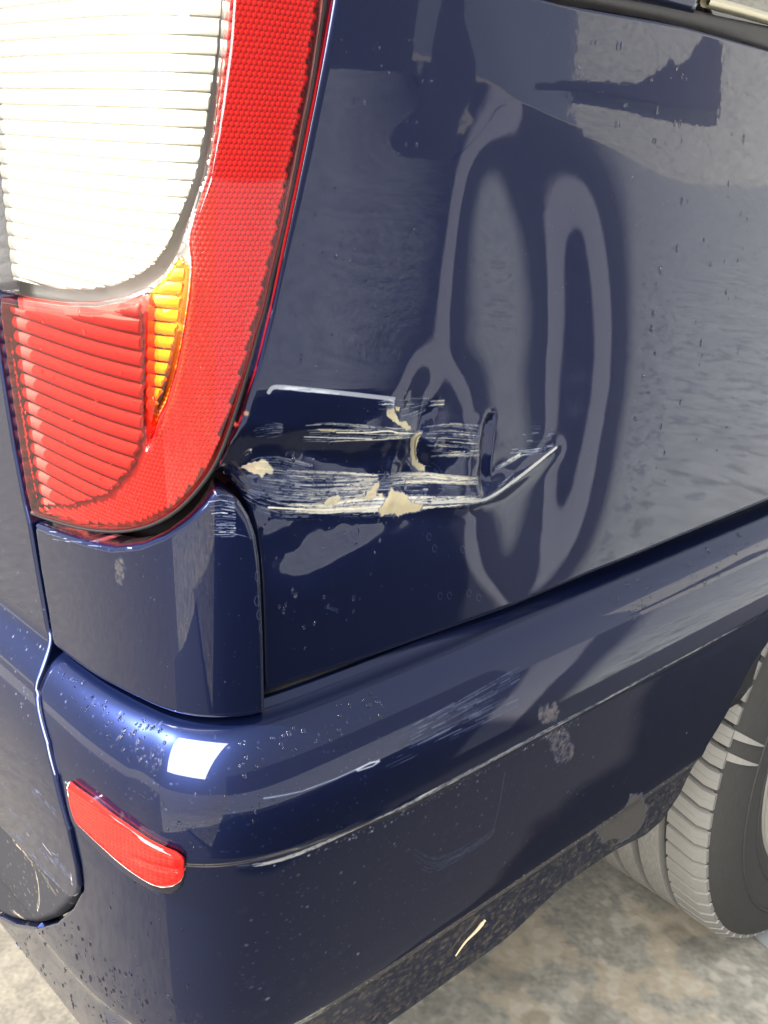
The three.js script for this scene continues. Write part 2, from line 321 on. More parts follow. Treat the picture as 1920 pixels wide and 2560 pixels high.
const FOOT = [0, -0.366];
const bearing = (az, r) => [FOOT[0] + Math.cos(az * DEG) * r, FOOT[1] + Math.sin(az * DEG) * r];
const wedge = (a, b, r0, r1) => { const p = [], n = Math.max(1, Math.ceil((b - a) / 6)); for (let k = 0; k <= n; k++) p.push(bearing(lerp(a, b, k / n), r1)); for (let k = n; k >= 0; k--) p.push(bearing(lerp(a, b, k / n), r0)); return p; };
const slabColor = tex(1024, (u, v) => { const f = 0.3 * N16(u * 16, v * 16) + 0.35 * N40(u * 40, v * 40) + 0.35 * N90(u * 90, v * 90), k = 0.72 + 0.56 * f, w = sstep(0.58, 0.7, 0.5 * N40(v * 40 + 9, u * 40) + 0.5 * N90(u * 90 + 4, v * 90)); return [0.19, 0.2, 0.2].map((x) => x * k * (1 - 0.3 * w)); }, { srgb: true, repeat: 1 / 3.1 });
const slab = new THREE.MeshStandardMaterial({ map: slabColor, roughness: 0.85 });
structure('yard_slab', sheetXZ(wedge(-6, AZ_A, 1.15, 78), 0.004), slab);
structure('mirrored_dark_band', sheetXZ(wedge(AZ_A, AZ_B, 1.15, 78), 0.004), asphalt);  // dark floor band added for the dark edge in the dent reflection

structure('mirrored_dark_floor', sheetXZ(wedge(AZ_C, AZ_D, 1.15, 78), 0.004), asphalt);  // dark floor added to keep the left of the panel reflection dark
// added floor bands with a tone fade dithered towards one side: u runs across the bearing, v along it
function polarSheet(a0, a1, r0, r1, y) {
  const na = 40, nr = 60, pos = [], uv = [], idx = [];
  for (let j = 0; j <= nr; j++) for (let i = 0; i <= na; i++) { const r = r0 * (r1 / r0) ** (j / nr), [x, z] = bearing(lerp(a0, a1, i / na), r); pos.push(x, y, z); uv.push(i / na, Math.log(r / r0) * 1.1); }
  for (let j = 0; j < nr; j++) for (let i = 0; i < na; i++) { const a = j * (na + 1) + i, b = a + 1, c = a + na + 1, d = c + 1; idx.push(a, b, c, b, d, c); }
  const g = new THREE.BufferGeometry(); g.setAttribute('position', new THREE.Float32BufferAttribute(pos, 3)); g.setAttribute('uv', new THREE.Float32BufferAttribute(uv, 2)); g.setIndex(idx); g.computeVertexNormals();
  if (g.attributes.normal.getY(0) < 0) { const q = g.index.array; for (let i = 0; i < q.length; i += 3) [q[i], q[i + 1]] = [q[i + 1], q[i]]; g.computeVertexNormals(); }
  return g;
}
const fadeTex = (from, to, share) => tex(1024, (u, v) => { const i = Math.floor(u * 1024), j = Math.floor(v * 1024), p = clamp(share(u) + 0.25 * (N40(u * 40, v * 40) - 0.5), 0, 1), c = hash2(i + 5, j + 9) < p ? to : from, k = 0.75 + 0.5 * hash2(i, j + 77); return c.map((x) => x * k); }, { srgb: true });
structure('mirrored_fade_band', polarSheet(AZ_A - 2.0, AZ_A + 0.02, 1.2, 78, 0.008), new THREE.MeshStandardMaterial({ map: fadeTex([0.185, 0.195, 0.195], [0.012, 0.012, 0.014], (u) => u ** 1.6), roughness: 0.9 }));  // added fade from pale to dark that softens the mirrored edge
structure('mirrored_pale_band', polarSheet(AZ_B - 0.25, AZ_C + 0.35, 1.2, 78, 0.006), new THREE.MeshStandardMaterial({ map: fadeTex([0.012, 0.012, 0.014], [0.19, 0.192, 0.215], (u) => 1.15 * Math.min(sstep(0, 0.16, u), sstep(1, 0.74, u))), roughness: 0.85 }));  // pale floor band added for the pale stripe in the dent reflection
structure('mirrored_tone_floor', polarSheet(AZ_C, AZ_D, 3.0, 78, 0.008), new THREE.MeshStandardMaterial({ map: fadeTex([0.012, 0.012, 0.014], [0.2, 0.21, 0.235], (u) => 0.95 * sstep(0.005, 0.14, u)), roughness: 0.9 }));  // tone gradient added on the floor for the upper left reflection
structure('darkened_floor', sheetXZ([[-5, -6], [0.75, -6], [0.75, -0.42], [0.42, -0.36], [0.1, -0.36], [0.1, 0.2], [-5, 0.2]], 0.004), new THREE.MeshStandardMaterial({ map: grain([0.064, 0.057, 0.045], 0.9, 512, 1.3), bumpMap: concreteBump, bumpScale: 0.0008, roughness: 0.9 }));  // floor colour darkened here to hold down sunlit brightness and its reflection
{
  const rubber = new THREE.MeshStandardMaterial({ color: lin(0.016, 0.016, 0.017), roughness: 0.8 });
  const mat = mesh('dark_floor_sheet', new THREE.BoxGeometry(5.8, 0.012, 0.79), rubber, scene); mat.position.set(1.8, 0.0101, 0.455);  // dark sheet added to stand in for the shaded floor the bumper mirrors
  mat.userData = { label: 'long dark sheet added beside the blue van for the floor shade mirrored in the bumper', category: 'mat' };
}

// ---------------------------------------------------------------- the dented quarter panel: height field from the mirrored bands
const G = { s0: 0.19, y0: 0.69, h: 0.003, n: 260, m: 152 };
const natural = (s) => Math.atan2(0.366, Math.max(s, 0.15)) / DEG;
const H0 = new Float64Array(G.n * G.m);
{
  const val = new Float64Array(G.n * G.m), fix = new Uint8Array(G.n * G.m);
  const plane = (px, py) => { const d = rayDir(px, py), t = -CAM.z / d.z; return [CAM.x + d.x * t, CAM.y + d.y * t]; };
  for (let j = 0; j < G.m; j++) for (let i = 0; i < G.n; i++) { const s = G.s0 + i * G.h, k = j * G.n + i; val[k] = natural(s); }
  const put = (px, py, az) => { const [s, y] = plane(px, py), i = Math.round((s - G.s0) / G.h), j = Math.round((y - G.y0) / G.h); if (i < 0 || j < 0 || i >= G.n || j >= G.m) return; const k = j * G.n + i; fix[k] = 1; val[k] = az === null ? natural(s) : az; };
  const curve = (pts, az) => { for (const [x, y] of catmull(pts, 40)) put(x, y, az); };
  const A = AZ_A, B = AZ_B, C = AZ_C;
  // right flank of the ridge, outside in
  curve([[1261, -60], [1284, 116], [1336, 249], [1400, 289], [1469, 359], [1516, 440], [1556, 550], [1576, 694], [1579, 860], [1568, 1000], [1556, 1100], [1539, 1216], [1510, 1303], [1452, 1407], [1388, 1482], [1330, 1540]], A);
  curve([[1209, -60], [1244, 116], [1296, 255], [1360, 284], [1417, 370], [1481, 457], [1516, 550], [1539, 665], [1547, 860], [1536, 1000], [1524, 1100], [1513, 1216], [1481, 1303], [1423, 1418], [1359, 1494], [1320, 1530]], B);
  // crest of the ridge: the dark patch
  curve([[1440, 520], [1470, 560], [1492, 640], [1508, 760], [1512, 860], [1500, 1000], [1484, 1100], [1469, 1216], [1440, 1297], [1417, 1322], [1397, 1250], [1394, 1150], [1405, 1050], [1418, 900], [1421, 700], [1423, 580], [1440, 520]], C);
  curve([[1452, 600], [1465, 760], [1465, 950], [1445, 1120], [1420, 1250]], C + 4.5);
  // left flank of the ridge and the shield
  curve([[1200, 380], [1243, 356], [1290, 382], [1330, 475], [1359, 561], [1382, 665], [1391, 810], [1391, 950], [1386, 1100], [1380, 1187], [1382, 1291], [1377, 1360], [1359, 1447], [1313, 1511]], B);
  curve([[1205, 425], [1243, 398], [1280, 430], [1318, 530], [1345, 640], [1362, 760], [1370, 900], [1368, 1050], [1364, 1187], [1365, 1291], [1358, 1360], [1338, 1440], [1300, 1508]], A);
  curve([[1240, 470], [1262, 600], [1275, 800], [1285, 1000], [1295, 1200], [1290, 1380]], A - 4.5);
  curve([[1205, 425], [1187, 470], [1174, 560], [1166, 694], [1160, 860], [1180, 930], [1204, 990], [1222, 1080], [1226, 1160], [1226, 1262], [1212, 1343], [1234, 1430], [1296, 1508]], A);
  curve([[1200, 380], [1172, 440], [1158, 521], [1147, 694], [1140, 860], [1160, 935], [1190, 1000], [1208, 1090], [1212, 1180], [1211, 1262], [1195, 1343], [1219, 1440], [1290, 1518]], B);
  curve([[1285, 262], [1230, 300], [1180, 360], [1150, 430], [1138, 521], [1120, 640], [1108, 780], [1112, 860], [1140, 935], [1172, 1010], [1195, 1100], [1197, 1190], [1196, 1262], [1178, 1345], [1205, 1450], [1282, 1526]], C);
  // upper lobe
  curve([[1085, 235], [1100, 170], [1125, 105], [1152, 72], [1182, 100], [1207, 170], [1226, 232]], C); curve([[1150, 130], [1160, 240]], C + 2.5);
  curve([[1018, 230], [1020, 120], [1032, 0], [1040, -60]], C + 2); curve([[1020, 232], [1050, 262], [1085, 250]], C + 2.5); curve([[1080, 190], [1098, 120], [1120, 60], [1150, 0], [1160, -60]], C + 0.6);
  curve([[1050, 205], [1056, 120], [1072, 20], [1082, -50]], A - 1); curve([[1040, 205], [1042, 120], [1056, 20], [1066, -50]], C); curve([[1062, 205], [1074, 120], [1095, 20], [1105, -50]], C);
  curve([[1310, 278], [1262, 190], [1228, 80], [1200, -20]], (B + C) / 2);
  for (const [x, y] of [[900, 0], [950, 100], [960, 250], [900, 400], [980, -60], [880, 600]]) put(x, y, null);
  // small knock beside the first scrape
  curve([[1025, 1005], [1030, 950], [1060, 905], [1090, 900], [1112, 940], [1110, 1005]], B);
  curve([[1040, 1005], [1045, 955], [1068, 925], [1088, 920], [1098, 950], [1095, 1005]], A); curve([[1065, 960], [1068, 1000]], A - 2.5);
  curve([[1008, 1005], [1012, 940], [1050, 885], [1095, 878], [1128, 930], [1126, 1000]], C + 1);
  curve([[1100, 560], [1060, 760], [1000, 900]], 50); curve([[1090, 300], [1020, 380], [1000, 600], [960, 800]], 51); curve([[1110, 1130], [1150, 1230], [1120, 1330], [1180, 1480]], 49.5);
  for (let j = 0; j < G.m; j++) for (let i = 0; i < G.n; i++) { const s = G.s0 + i * G.h, k = j * G.n + i; if (s > 0.60 || s < 0.285) { fix[k] = 1; val[k] = natural(s); } }
  for (let it = 0; it < 900; it++) for (let j = 0; j < G.m; j++) for (let i = 0; i < G.n; i++) {
    const k = j * G.n + i; if (fix[k]) continue;
    const l = i ? val[k - 1] : val[k + 1], r = i < G.n - 1 ? val[k + 1] : val[k - 1], d = j ? val[k - G.n] : val[k + G.n], u = j < G.m - 1 ? val[k + G.n] : val[k - G.n];
    val[k] += 1.7 * ((l + r + d + u) / 4 - val[k]);
  }
  const blur = (a) => { const b = a.slice(), w = [1, 4, 6, 4, 1]; for (const st of [1, G.n]) { for (let j = 0; j < G.m; j++) for (let i = 0; i < G.n; i++) { let q = 0; for (let t = -2; t <= 2; t++) { const ii = st === 1 ? clamp(i + t, 0, G.n - 1) : i, jj = st === 1 ? j : clamp(j + t, 0, G.m - 1); q += w[t + 2] * a[jj * G.n + ii]; } b[j * G.n + i] = q / 16; } a.set(b); } };
  blur(val);
  const p = new Float64Array(G.n * G.m);
  for (let j = 0; j < G.m; j++) for (let i = 0; i < G.n; i++) { const k = j * G.n + i; p[k] = Math.tan((val[k] - natural(G.s0 + i * G.h)) * DEG / 2); }
  // integrate the slopes: minimise (h_s - p)^2 + lambda h_y^2 with h = 0 along the sound right edge
  const lam = 0.04;
  for (let j = 0; j < G.m; j++) for (let i = G.n - 2; i >= 0; i--) H0[j * G.n + i] = H0[j * G.n + i + 1] - 0.5 * (p[j * G.n + i] + p[j * G.n + i + 1]) * G.h;
  for (let it = 0; it < 700; it++) for (let j = 0; j < G.m; j++) for (let i = 0; i < G.n - 1; i++) {
    const k = j * G.n + i; let num = 0, den = 0;
    num += H0[k + 1] - 0.5 * (p[k] + p[k + 1]) * G.h; den += 1;
    if (i) { num += H0[k - 1] + 0.5 * (p[k] + p[k - 1]) * G.h; den += 1; }
    if (j) { num += lam * H0[k - G.n]; den += lam; } if (j < G.m - 1) { num += lam * H0[k + G.n]; den += lam; }
    H0[k] += 1.6 * (num / den - H0[k]);
  }
  blur(H0);
}
const cub = (a, b, c, d, t) => b + 0.5 * t * (c - a + t * (2 * a - 5 * b + 4 * c - d + t * (3 * (b - c) + d - a)));
function gridH(s, y) {
  const u = clamp((s - G.s0) / G.h, 1, G.n - 3), v = clamp((y - G.y0) / G.h, 1, G.m - 3), i = Math.floor(u), j = Math.floor(v), fu = u - i, fv = v - j, r = [];
  for (let q = -1; q <= 2; q++) { const k = (j + q) * G.n + i; r.push(cub(H0[k - 1], H0[k], H0[k + 1], H0[k + 2], fu)); }
  return cub(r[0], r[1], r[2], r[3], fv);
}
// sharp damage: folds and knocks added on top, given along photo polylines
const FOLDS = [];
function fold(px, depth, width, taper = true) { FOLDS.push({ P: catmull(px.map((p) => unproject(p[0], p[1])), 5), depth, width, taper }); }
fold([[1247, 1052], [1238, 1090], [1233, 1150], [1229, 1235]], -0.0040, 0.0028);
fold([[1078, 1062], [1068, 1120], [1082, 1170], [1112, 1210]], -0.0020, 0.0045);
fold([[600, 1085], [760, 1090], [930, 1094], [1060, 1092], [1200, 1100]], 0.0016, 0.008);
fold([[590, 1240], [760, 1262], [930, 1265], [1080, 1262], [1230, 1245], [1330, 1190], [1405, 1130]], 0.0014, 0.007);
fold([[620, 1170], [760, 1165], [900, 1170], [1010, 1160]], -0.0068, 0.021);
fold([[560, 1190], [600, 1215], [640, 1280]], -0.005, 0.012);
fold([[1000, 1230], [985, 1180], [975, 1120]], 0.0016, 0.007);
fold([[690, 1320], [760, 1370], [830, 1350], [920, 1310]], -0.0022, 0.018);
fold([[1030, 1030], [1080, 1045], [1110, 1052]], -0.0015, 0.009);
const FB = FOLDS.map(({ P, width }) => [Math.min(...P.map((p) => p[0])) - 3 * width, Math.max(...P.map((p) => p[0])) + 3 * width, Math.min(...P.map((p) => p[1])) - 3 * width, Math.max(...P.map((p) => p[1])) + 3 * width]);
function foldH(s, y) {
  let h = 0;
  FOLDS.forEach(({ P, depth, width, taper }, f) => {
    const b = FB[f]; if (s < b[0] || s > b[1] || y < b[2] || y > b[3]) return;
    let best = 1e9, at = 0;
    for (let i = 0; i < P.length - 1; i++) { const ex = P[i + 1][0] - P[i][0], ey = P[i + 1][1] - P[i][1], t = clamp(((s - P[i][0]) * ex + (y - P[i][1]) * ey) / (ex * ex + ey * ey), 0, 1), d = (s - P[i][0] - ex * t) ** 2 + (y - P[i][1] - ey * t) ** 2; if (d < best) { best = d; at = (i + t) / (P.length - 1); } }
    h += depth * Math.exp(-best / (width * width)) * (taper ? 0.35 + 0.65 * Math.sin(Math.PI * clamp(at, 0, 1)) ** 0.6 : 1);
  });
  return h;
}
const peel = (s, y) => 4.5e-6 * (vnoise(s * 420, y * 420) - 0.5) + 2e-6 * (vnoise(s * 900 + 7, y * 900) - 0.5);
const CRUMPLE = [[600, 1090], [900, 1085], [1100, 1040], [1290, 1090], [1260, 1260], [1000, 1330], [760, 1370], [600, 1250]].map((p) => unproject(p[0], p[1]));
function crumple(s, y) { if (s < 0.2 || s > 0.5 || y < 0.74 || y > 0.93) return 0; const k = sstep(-0.012, 0.02, polyDist(CRUMPLE, s, y).d); return k ? k * (0.0042 * (fbm(s * 30 + 3, y * 34, 2) - 0.5) + 0.0005 * (vnoise(s * 120, y * 130) - 0.5)) : 0; }
const dentH = (s, y) => gridH(s, y) + foldH(s, y) + crumple(s, y) + peel(s, y);

// ================================================================ the van
const van = new THREE.Group(); van.name = 'blue_van'; scene.add(van);
van.userData = { label: 'dark blue metallic van with dented and scraped rear corner panel', category: 'van' };

// ---- quarter panel
const CREAM = '#8d856b', CREAM2 = '#7e775e', STREAK = ['#a39d88', '#918c7a', '#7d796c', '#ada790', '#6b675d'];
const qUV = [0.19, 0.95, 0.695, 1.145];
const quarterSheet = new Sheet(qUV, 2048, offUpper, { color: PAINT_CSS, orm: ORM_PAINT });
{
  const S = quarterSheet, z = (x, y) => [500 + x / 1.728, 860 + y / 1.728], zz = (a) => a.map(([x, y]) => z(x, y));
  // long single scratch
  S.line(catmull(zz([[328, 222], [345, 203], [385, 200], [500, 210], [700, 230], [875, 250]]), 8).map((p) => S.at(...p)), 2.4, '#8a8f94', ORM_DULL, 0.9);
  S.streaks(zz([[350, 205], [500, 212], [640, 226]]), [1, 1.1, 0.8], 60, ['#b0b4b6', '#98a0a5'], ORM_BARE, { len: [4, 14], width: [0.2, 0.6] });
  // upper scrape
  S.streaks(zz([[250, 402], [330, 392], [400, 390]]), [4, 4.5, 3], 46, STREAK, ORM_BARE, { len: [4, 22], width: [0.2, 0.6] });
  S.streaks(zz([[460, 408], [620, 404], [800, 402], [960, 402]]), [4.5, 5.5, 4, 2.2], 150, STREAK, ORM_BARE, { len: [8, 50], edge: 0.35 });
  S.line(catmull(zz([[640, 402], [760, 400], [850, 391], [900, 398], [985, 404]]), 8).map((p) => S.at(...p)), 0.8, '#a9a392', ORM_BARE);
  S.line(catmull(zz([[505, 425], [640, 428], [790, 428]]), 8).map((p) => S.at(...p)), 0.7, '#a6a5a0', ORM_BARE);
  S.chip(zz([[555, 388], [600, 387], [642, 390], [625, 398], [570, 396]]), CREAM, ORM_BARE, 0.6);
  S.streaks(zz([[1010, 410], [1120, 405], [1240, 412]]), [5, 7, 7], 150, STREAK, ORM_BARE, { len: [4, 34], edge: 0.2 });
  S.streaks(zz([[1030, 505], [1110, 492], [1250, 482]]), [1.6, 1.5, 2.6], 60, STREAK, ORM_BARE, { len: [6, 40] });
  S.streaks(zz([[1020, 455], [1120, 455], [1230, 462]]), [4, 6, 6], 26, STREAK, ORM_BARE, { len: [3, 12] });
  // scrape at the small knock
  S.streaks(zz([[800, 280], [850, 275], [880, 280]]), [2, 3, 2], 40, ['#a9aba9', '#94969a', '#808285'], ORM_BARE, { len: [4, 16] });
  S.streaks(zz([[880, 300], [960, 290], [1030, 274]]), [9, 7, 4], 80, ['#9c9fa1', '#7d8085', '#a9abab'], ORM_DULL, { len: [4, 20], alpha: [0.2, 0.7] });
  S.streaks(zz([[1030, 272], [1060, 270], [1097, 268]]), [2.4, 2.4, 2.2], 46, STREAK, ORM_BARE, { len: [4, 20] });
  S.chip(zz([[848, 302], [876, 290], [890, 322], [902, 348], [935, 348], [960, 382], [930, 386], [892, 358], [850, 328]]), CREAM, ORM_BARE);
  S.chip(zz([[885, 284], [905, 286], [900, 304], [888, 300]]), '#c2a986', ORM_BARE, 0.6);
  // bare fold
  S.chip(zz([[955, 425], [985, 402], [1010, 395], [996, 420], [990, 450], [992, 500], [1004, 535], [1030, 545], [1026, 572], [1000, 565], [975, 540], [963, 490]]), CREAM2, ORM_BARE);
  S.line(catmull(zz([[1000, 408], [984, 430], [985, 480], [994, 520]]), 6).map((p) => S.at(...p)), 1.2, '#4a4433', ORM_BARE);
  S.streaks(zz([[1030, 545], [1065, 560], [1090, 600]]), [5, 5, 4], 30, ['#aab0b8', '#8c949e'], ORM_DULL, { len: [6, 20], alpha: [0.2, 0.5] });
  // left chip by the lamp
  S.chip(zz([[200, 572], [245, 560], [262, 545], [290, 542], [318, 524], [345, 540], [356, 556], [373, 572], [372, 594], [350, 588], [332, 594], [318, 612], [304, 600], [262, 585], [235, 578]]), '#878169', ORM_BARE, 1.6);
  S.streaks(zz([[180, 560], [240, 500], [265, 490]]), [1.5, 1.5, 1.2], 20, STREAK, ORM_BARE, { len: [5, 18] });
  // lower scrape: the broad band
  S.streaks(zz([[215, 632], [300, 640], [400, 655], [560, 672]]), [8, 15, 17, 15], 190, ['#8f8c80', '#a9a595', '#77756c', '#bab49f'], ORM_BARE, { len: [10, 70], width: [0.2, 0.7], alpha: [0.25, 0.75] });
  S.streaks(zz([[330, 650], [520, 655], [700, 650], [830, 640]]), [9, 9, 8, 6], 260, STREAK, ORM_BARE, { len: [14, 90], width: [0.25, 0.8], edge: 0.15 });
  S.streaks(zz([[350, 735], [500, 742], [600, 742], [760, 722], [1000, 702], [1240, 682]]), [2.5, 2.5, 3, 4, 4, 2.2], 300, ['#aca691', '#9c9888', '#b9b5a6', '#878478'], ORM_BARE, { len: [12, 90], width: [0.25, 0.9] });
  S.line(catmull(zz([[345, 738], [500, 743], [610, 745], [740, 735], [840, 720]]), 8).map((p) => S.at(...p)), 1.0, '#aaa48f', ORM_BARE);
  S.streaks(zz([[830, 625], [930, 606], [1040, 600], [1240, 602]]), [4, 4, 3.2, 2.4], 190, STREAK, ORM_BARE, { len: [10, 60] });
  S.streaks(zz([[590, 700], [720, 690], [900, 670], [1030, 660]]), [11, 12, 13, 10], 230, ['#a8a391', '#979385', '#918f88', '#827f76'], ORM_BARE, { len: [6, 44], alpha: [0.3, 0.85] });
  S.streaks(zz([[1040, 650], [1140, 655], [1235, 650]]), [10, 9, 8], 60, STREAK, ORM_BARE, { len: [4, 24] });
  S.streaks(zz([[720, 728], [860, 706], [960, 690]]), [1.2, 1.2, 1], 30, ['#8e979d', '#7d868d'], ORM_BARE, { len: [10, 30] });
  S.chip(zz([[814, 745], [838, 712], [858, 680], [880, 642], [892, 664], [905, 655], [935, 672], [952, 700], [1002, 712], [990, 742], [955, 745], [935, 752], [905, 765], [888, 755], [862, 754], [835, 768]]), '#8d8368', ORM_BARE, 1.8);
  S.chip(zz([[758, 690], [785, 668], [808, 640], [832, 616], [836, 632], [822, 660], [812, 685], [786, 698]]), '#837963', ORM_BARE, 1.4);
  S.chip(zz([[825, 672], [840, 668], [838, 688], [828, 690]]), '#837963', ORM_BARE, 0.8);
  S.chip(zz([[620, 690], [655, 680], [668, 700], [640, 722], [600, 728], [592, 712]]), '#88826e', ORM_BARE, 1.6);
  // curved scrapes that run off to the right
  S.line(catmull(zz([[1040, 700], [1150, 692], [1245, 686], [1310, 655], [1420, 580], [1500, 518], [1572, 458]]), 8).map((p) => S.at(...p)), 2.0, '#8d8e8a', ORM_BARE, 0.95);
  S.streaks(zz([[1245, 686], [1310, 655], [1420, 580], [1500, 518], [1575, 456]]), [1.8, 1.6, 1.4, 1.2, 0.8], 70, ['#aba99f', '#97958d', '#77776f'], ORM_BARE, { len: [10, 60] });
  S.streaks(zz([[1278, 575], [1350, 535], [1425, 492]]), [2, 1.8, 1.4], 50, ['#b9b5a4', '#8f8c80', '#d6d2c2'], ORM_BARE, { len: [8, 40] });
  S.streaks(zz([[1360, 488], [1460, 478], [1560, 460]]), [2.6, 2.6, 2.2], 56, ['#cfcdc4', '#b3b2ab', '#8f908c'], ORM_BARE, { len: [4, 20] });
  S.streaks(zz([[1395, 412], [1490, 412], [1568, 402]]), [6, 7, 3], 44, ['#cfcdc4', '#8f908c', '#23252b'], ORM_BARE, { len: [2, 8], width: [0.3, 1] });
  S.streaks(zz([[1300, 640], [1350, 615], [1390, 580]]), [3, 3, 2], 24, ['#a9a99f', '#77756c'], ORM_BARE, { len: [5, 20] });
  // dark streaks in the split edge near the lamp and fine scuffs all over
  S.streaks(zz([[150, 560], [190, 590], [260, 650]]), [5, 6, 4], 40, ['#1a1815', '#2a261f'], ORM_BARE, { len: [6, 30], alpha: [0.5, 1] });
  for (const [x, y, r] of [[226, 318, 4.2], [175, 372, 3], [122, 560, 3.5]]) S.chip([0, 1, 2, 3, 4, 5].map((k) => z(x + r * 2.6 * Math.cos(k * 1.05) * (k % 2 ? 1 : 0.6), y + r * 2.6 * Math.sin(k * 1.05))), '#9aa0a6', ORM_BARE, 0.8);
  S.specks([[680, 900], [1800, 300], [1900, 1200], [1400, 1450], [720, 1740]], 320, [0.12, 0.4], '#6a6f76', ORM_DULL, [0.2, 0.6]);
  for (const [x, y] of [[1050, 900], [1165, 900], [1028, 850], [1072, 1105], [1110, 1103], [1190, 1090], [1230, 1108]]) S.line([0, 1, 2, 3, 4, 5, 6, 7].map((k) => S.at(...z(x + 9 * Math.cos(k * 0.8 + 0.6), y + 16 * Math.sin(k * 0.8 + 0.6)))), 0.35, '#5d626c', ORM_DULL, 0.6);
  S.streaks(zz([[570, 1160], [610, 1165], [640, 1190]]), [3, 3, 3], 14, ['#80848c'], ORM_DULL, { len: [3, 12], width: [0.15, 0.35], alpha: [0.3, 0.7] });
}
const quarterMat = mapped(quarterSheet);
const quarterPx = [[855, -150], [838, 0], [820, 116], [798, 250], [778, 359], [752, 492], [729, 600], [692, 774], [652, 924], [612, 1046], [590, 1088], [572, 1120], [566, 1150], [548, 1178], [540, 1200], [566, 1204], [592, 1222], [620, 1250], [646, 1296], [661, 1352], [667, 1410], [670, 1460], [674, 1600], [678, 1762], [684, 1758], [752, 1732], [868, 1694], [960, 1661], [1301, 1523], [1481, 1440], [1683, 1355], [1920, 1256], [2060, 1199], [2060, 142], [1920, 112], [1712, 52], [1463, 4], [1200, -60]];
const quarter = mesh('quarter_panel', panelGeometry({ poly: toSY(quarterPx, offUpper), extra: dentH, step: 0.0022, r: 0.005, lip: 0.007, uv: qUV, levels: [0.04, 0.15, 0.35, 0.65, 1] }), quarterMat, van);
quarter.userData.label = 'dented blue side panel with cream scrape marks and bare chips';

// ---- corner panel under the lamp
const cUV = [0.03, 0.30, 0.69, 0.92];
const cornerSheet = new Sheet(cUV, 1024, offUpper, { color: PAINT_CSS, orm: ORM_PAINT });
{
  const S = cornerSheet, z = (x, y) => [500 + x / 1.728, 860 + y / 1.728], zz = (a) => a.map(([x, y]) => z(x, y));
  S.streaks(zz([[25, 760], [90, 755], [155, 760]]), [9, 10, 9], 90, ['#b4b2ae', '#8f8e8c', '#d0cdc6'], ORM_BARE, { len: [4, 24], width: [0.2, 0.7], alpha: [0.3, 0.85] });
  S.streaks(zz([[40, 690], [100, 690], [150, 700]]), [5, 6, 5], 26, ['#8f8e8c', '#a9a7a2'], ORM_BARE, { len: [4, 16], width: [0.15, 0.5], alpha: [0.25, 0.7] });
  S.streaks(zz([[40, 803], [130, 806], [235, 822]]), [1.5, 2, 4], 22, ['#b4b2ae', '#8f8e8c'], ORM_BARE, { len: [3, 10], width: [0.15, 0.5] });
  S.streaks([[100, 1335], [200, 1352], [330, 1366]], [2.5, 3, 2], 60, ['#c9c7c2', '#8a8884', '#55524d'], ORM_BARE, { len: [2, 12], width: [0.2, 0.8], alpha: [0.3, 0.9] });
  S.specks([[288, 1400], [306, 1396], [314, 1420], [306, 1450], [296, 1472], [288, 1440]], 120, [0.3, 1.1], '#332c27', ORM_DULL, [0.15, 0.5]);
  S.specks([[90, 1330], [650, 1320], [660, 1780], [420, 1780], [130, 1600]], 150, [0.12, 0.35], '#5b6068', ORM_DULL, [0.2, 0.6]);
  for (const [x, y] of [[1115, 245], [1112, 350], [1122, 410], [1135, 470]]) S.line([0, 1, 2, 3, 4, 5, 6].map((k) => S.at(x / 1.728 + 8 * Math.cos(k), 1300 + y / 1.728 + 13 * Math.sin(k))), 0.3, '#777c86', ORM_DULL, 0.55);
}
const cornerPx = [[81, 1308], [120, 1322], [174, 1340], [225, 1356], [278, 1366], [347, 1358], [405, 1334], [463, 1296], [509, 1254], [533, 1222], [556, 1226], [600, 1252], [628, 1294], [646, 1346], [655, 1410], [658, 1460], [664, 1600], [668, 1784], [637, 1794], [579, 1801], [521, 1802], [463, 1795], [405, 1779], [347, 1753], [289, 1724], [231, 1692], [174, 1652], [139, 1625], [128, 1610], [116, 1531], [96, 1416]];
mesh('corner_panel', panelGeometry({ poly: toSY(cornerPx, offUpper), extra: (s, y) => peel(s, y), step: 0.0025, r: 0.0045, lip: 0.012, uv: cUV }), mapped(cornerSheet), van).userData.label = 'smooth blue corner panel below the tail lamp';

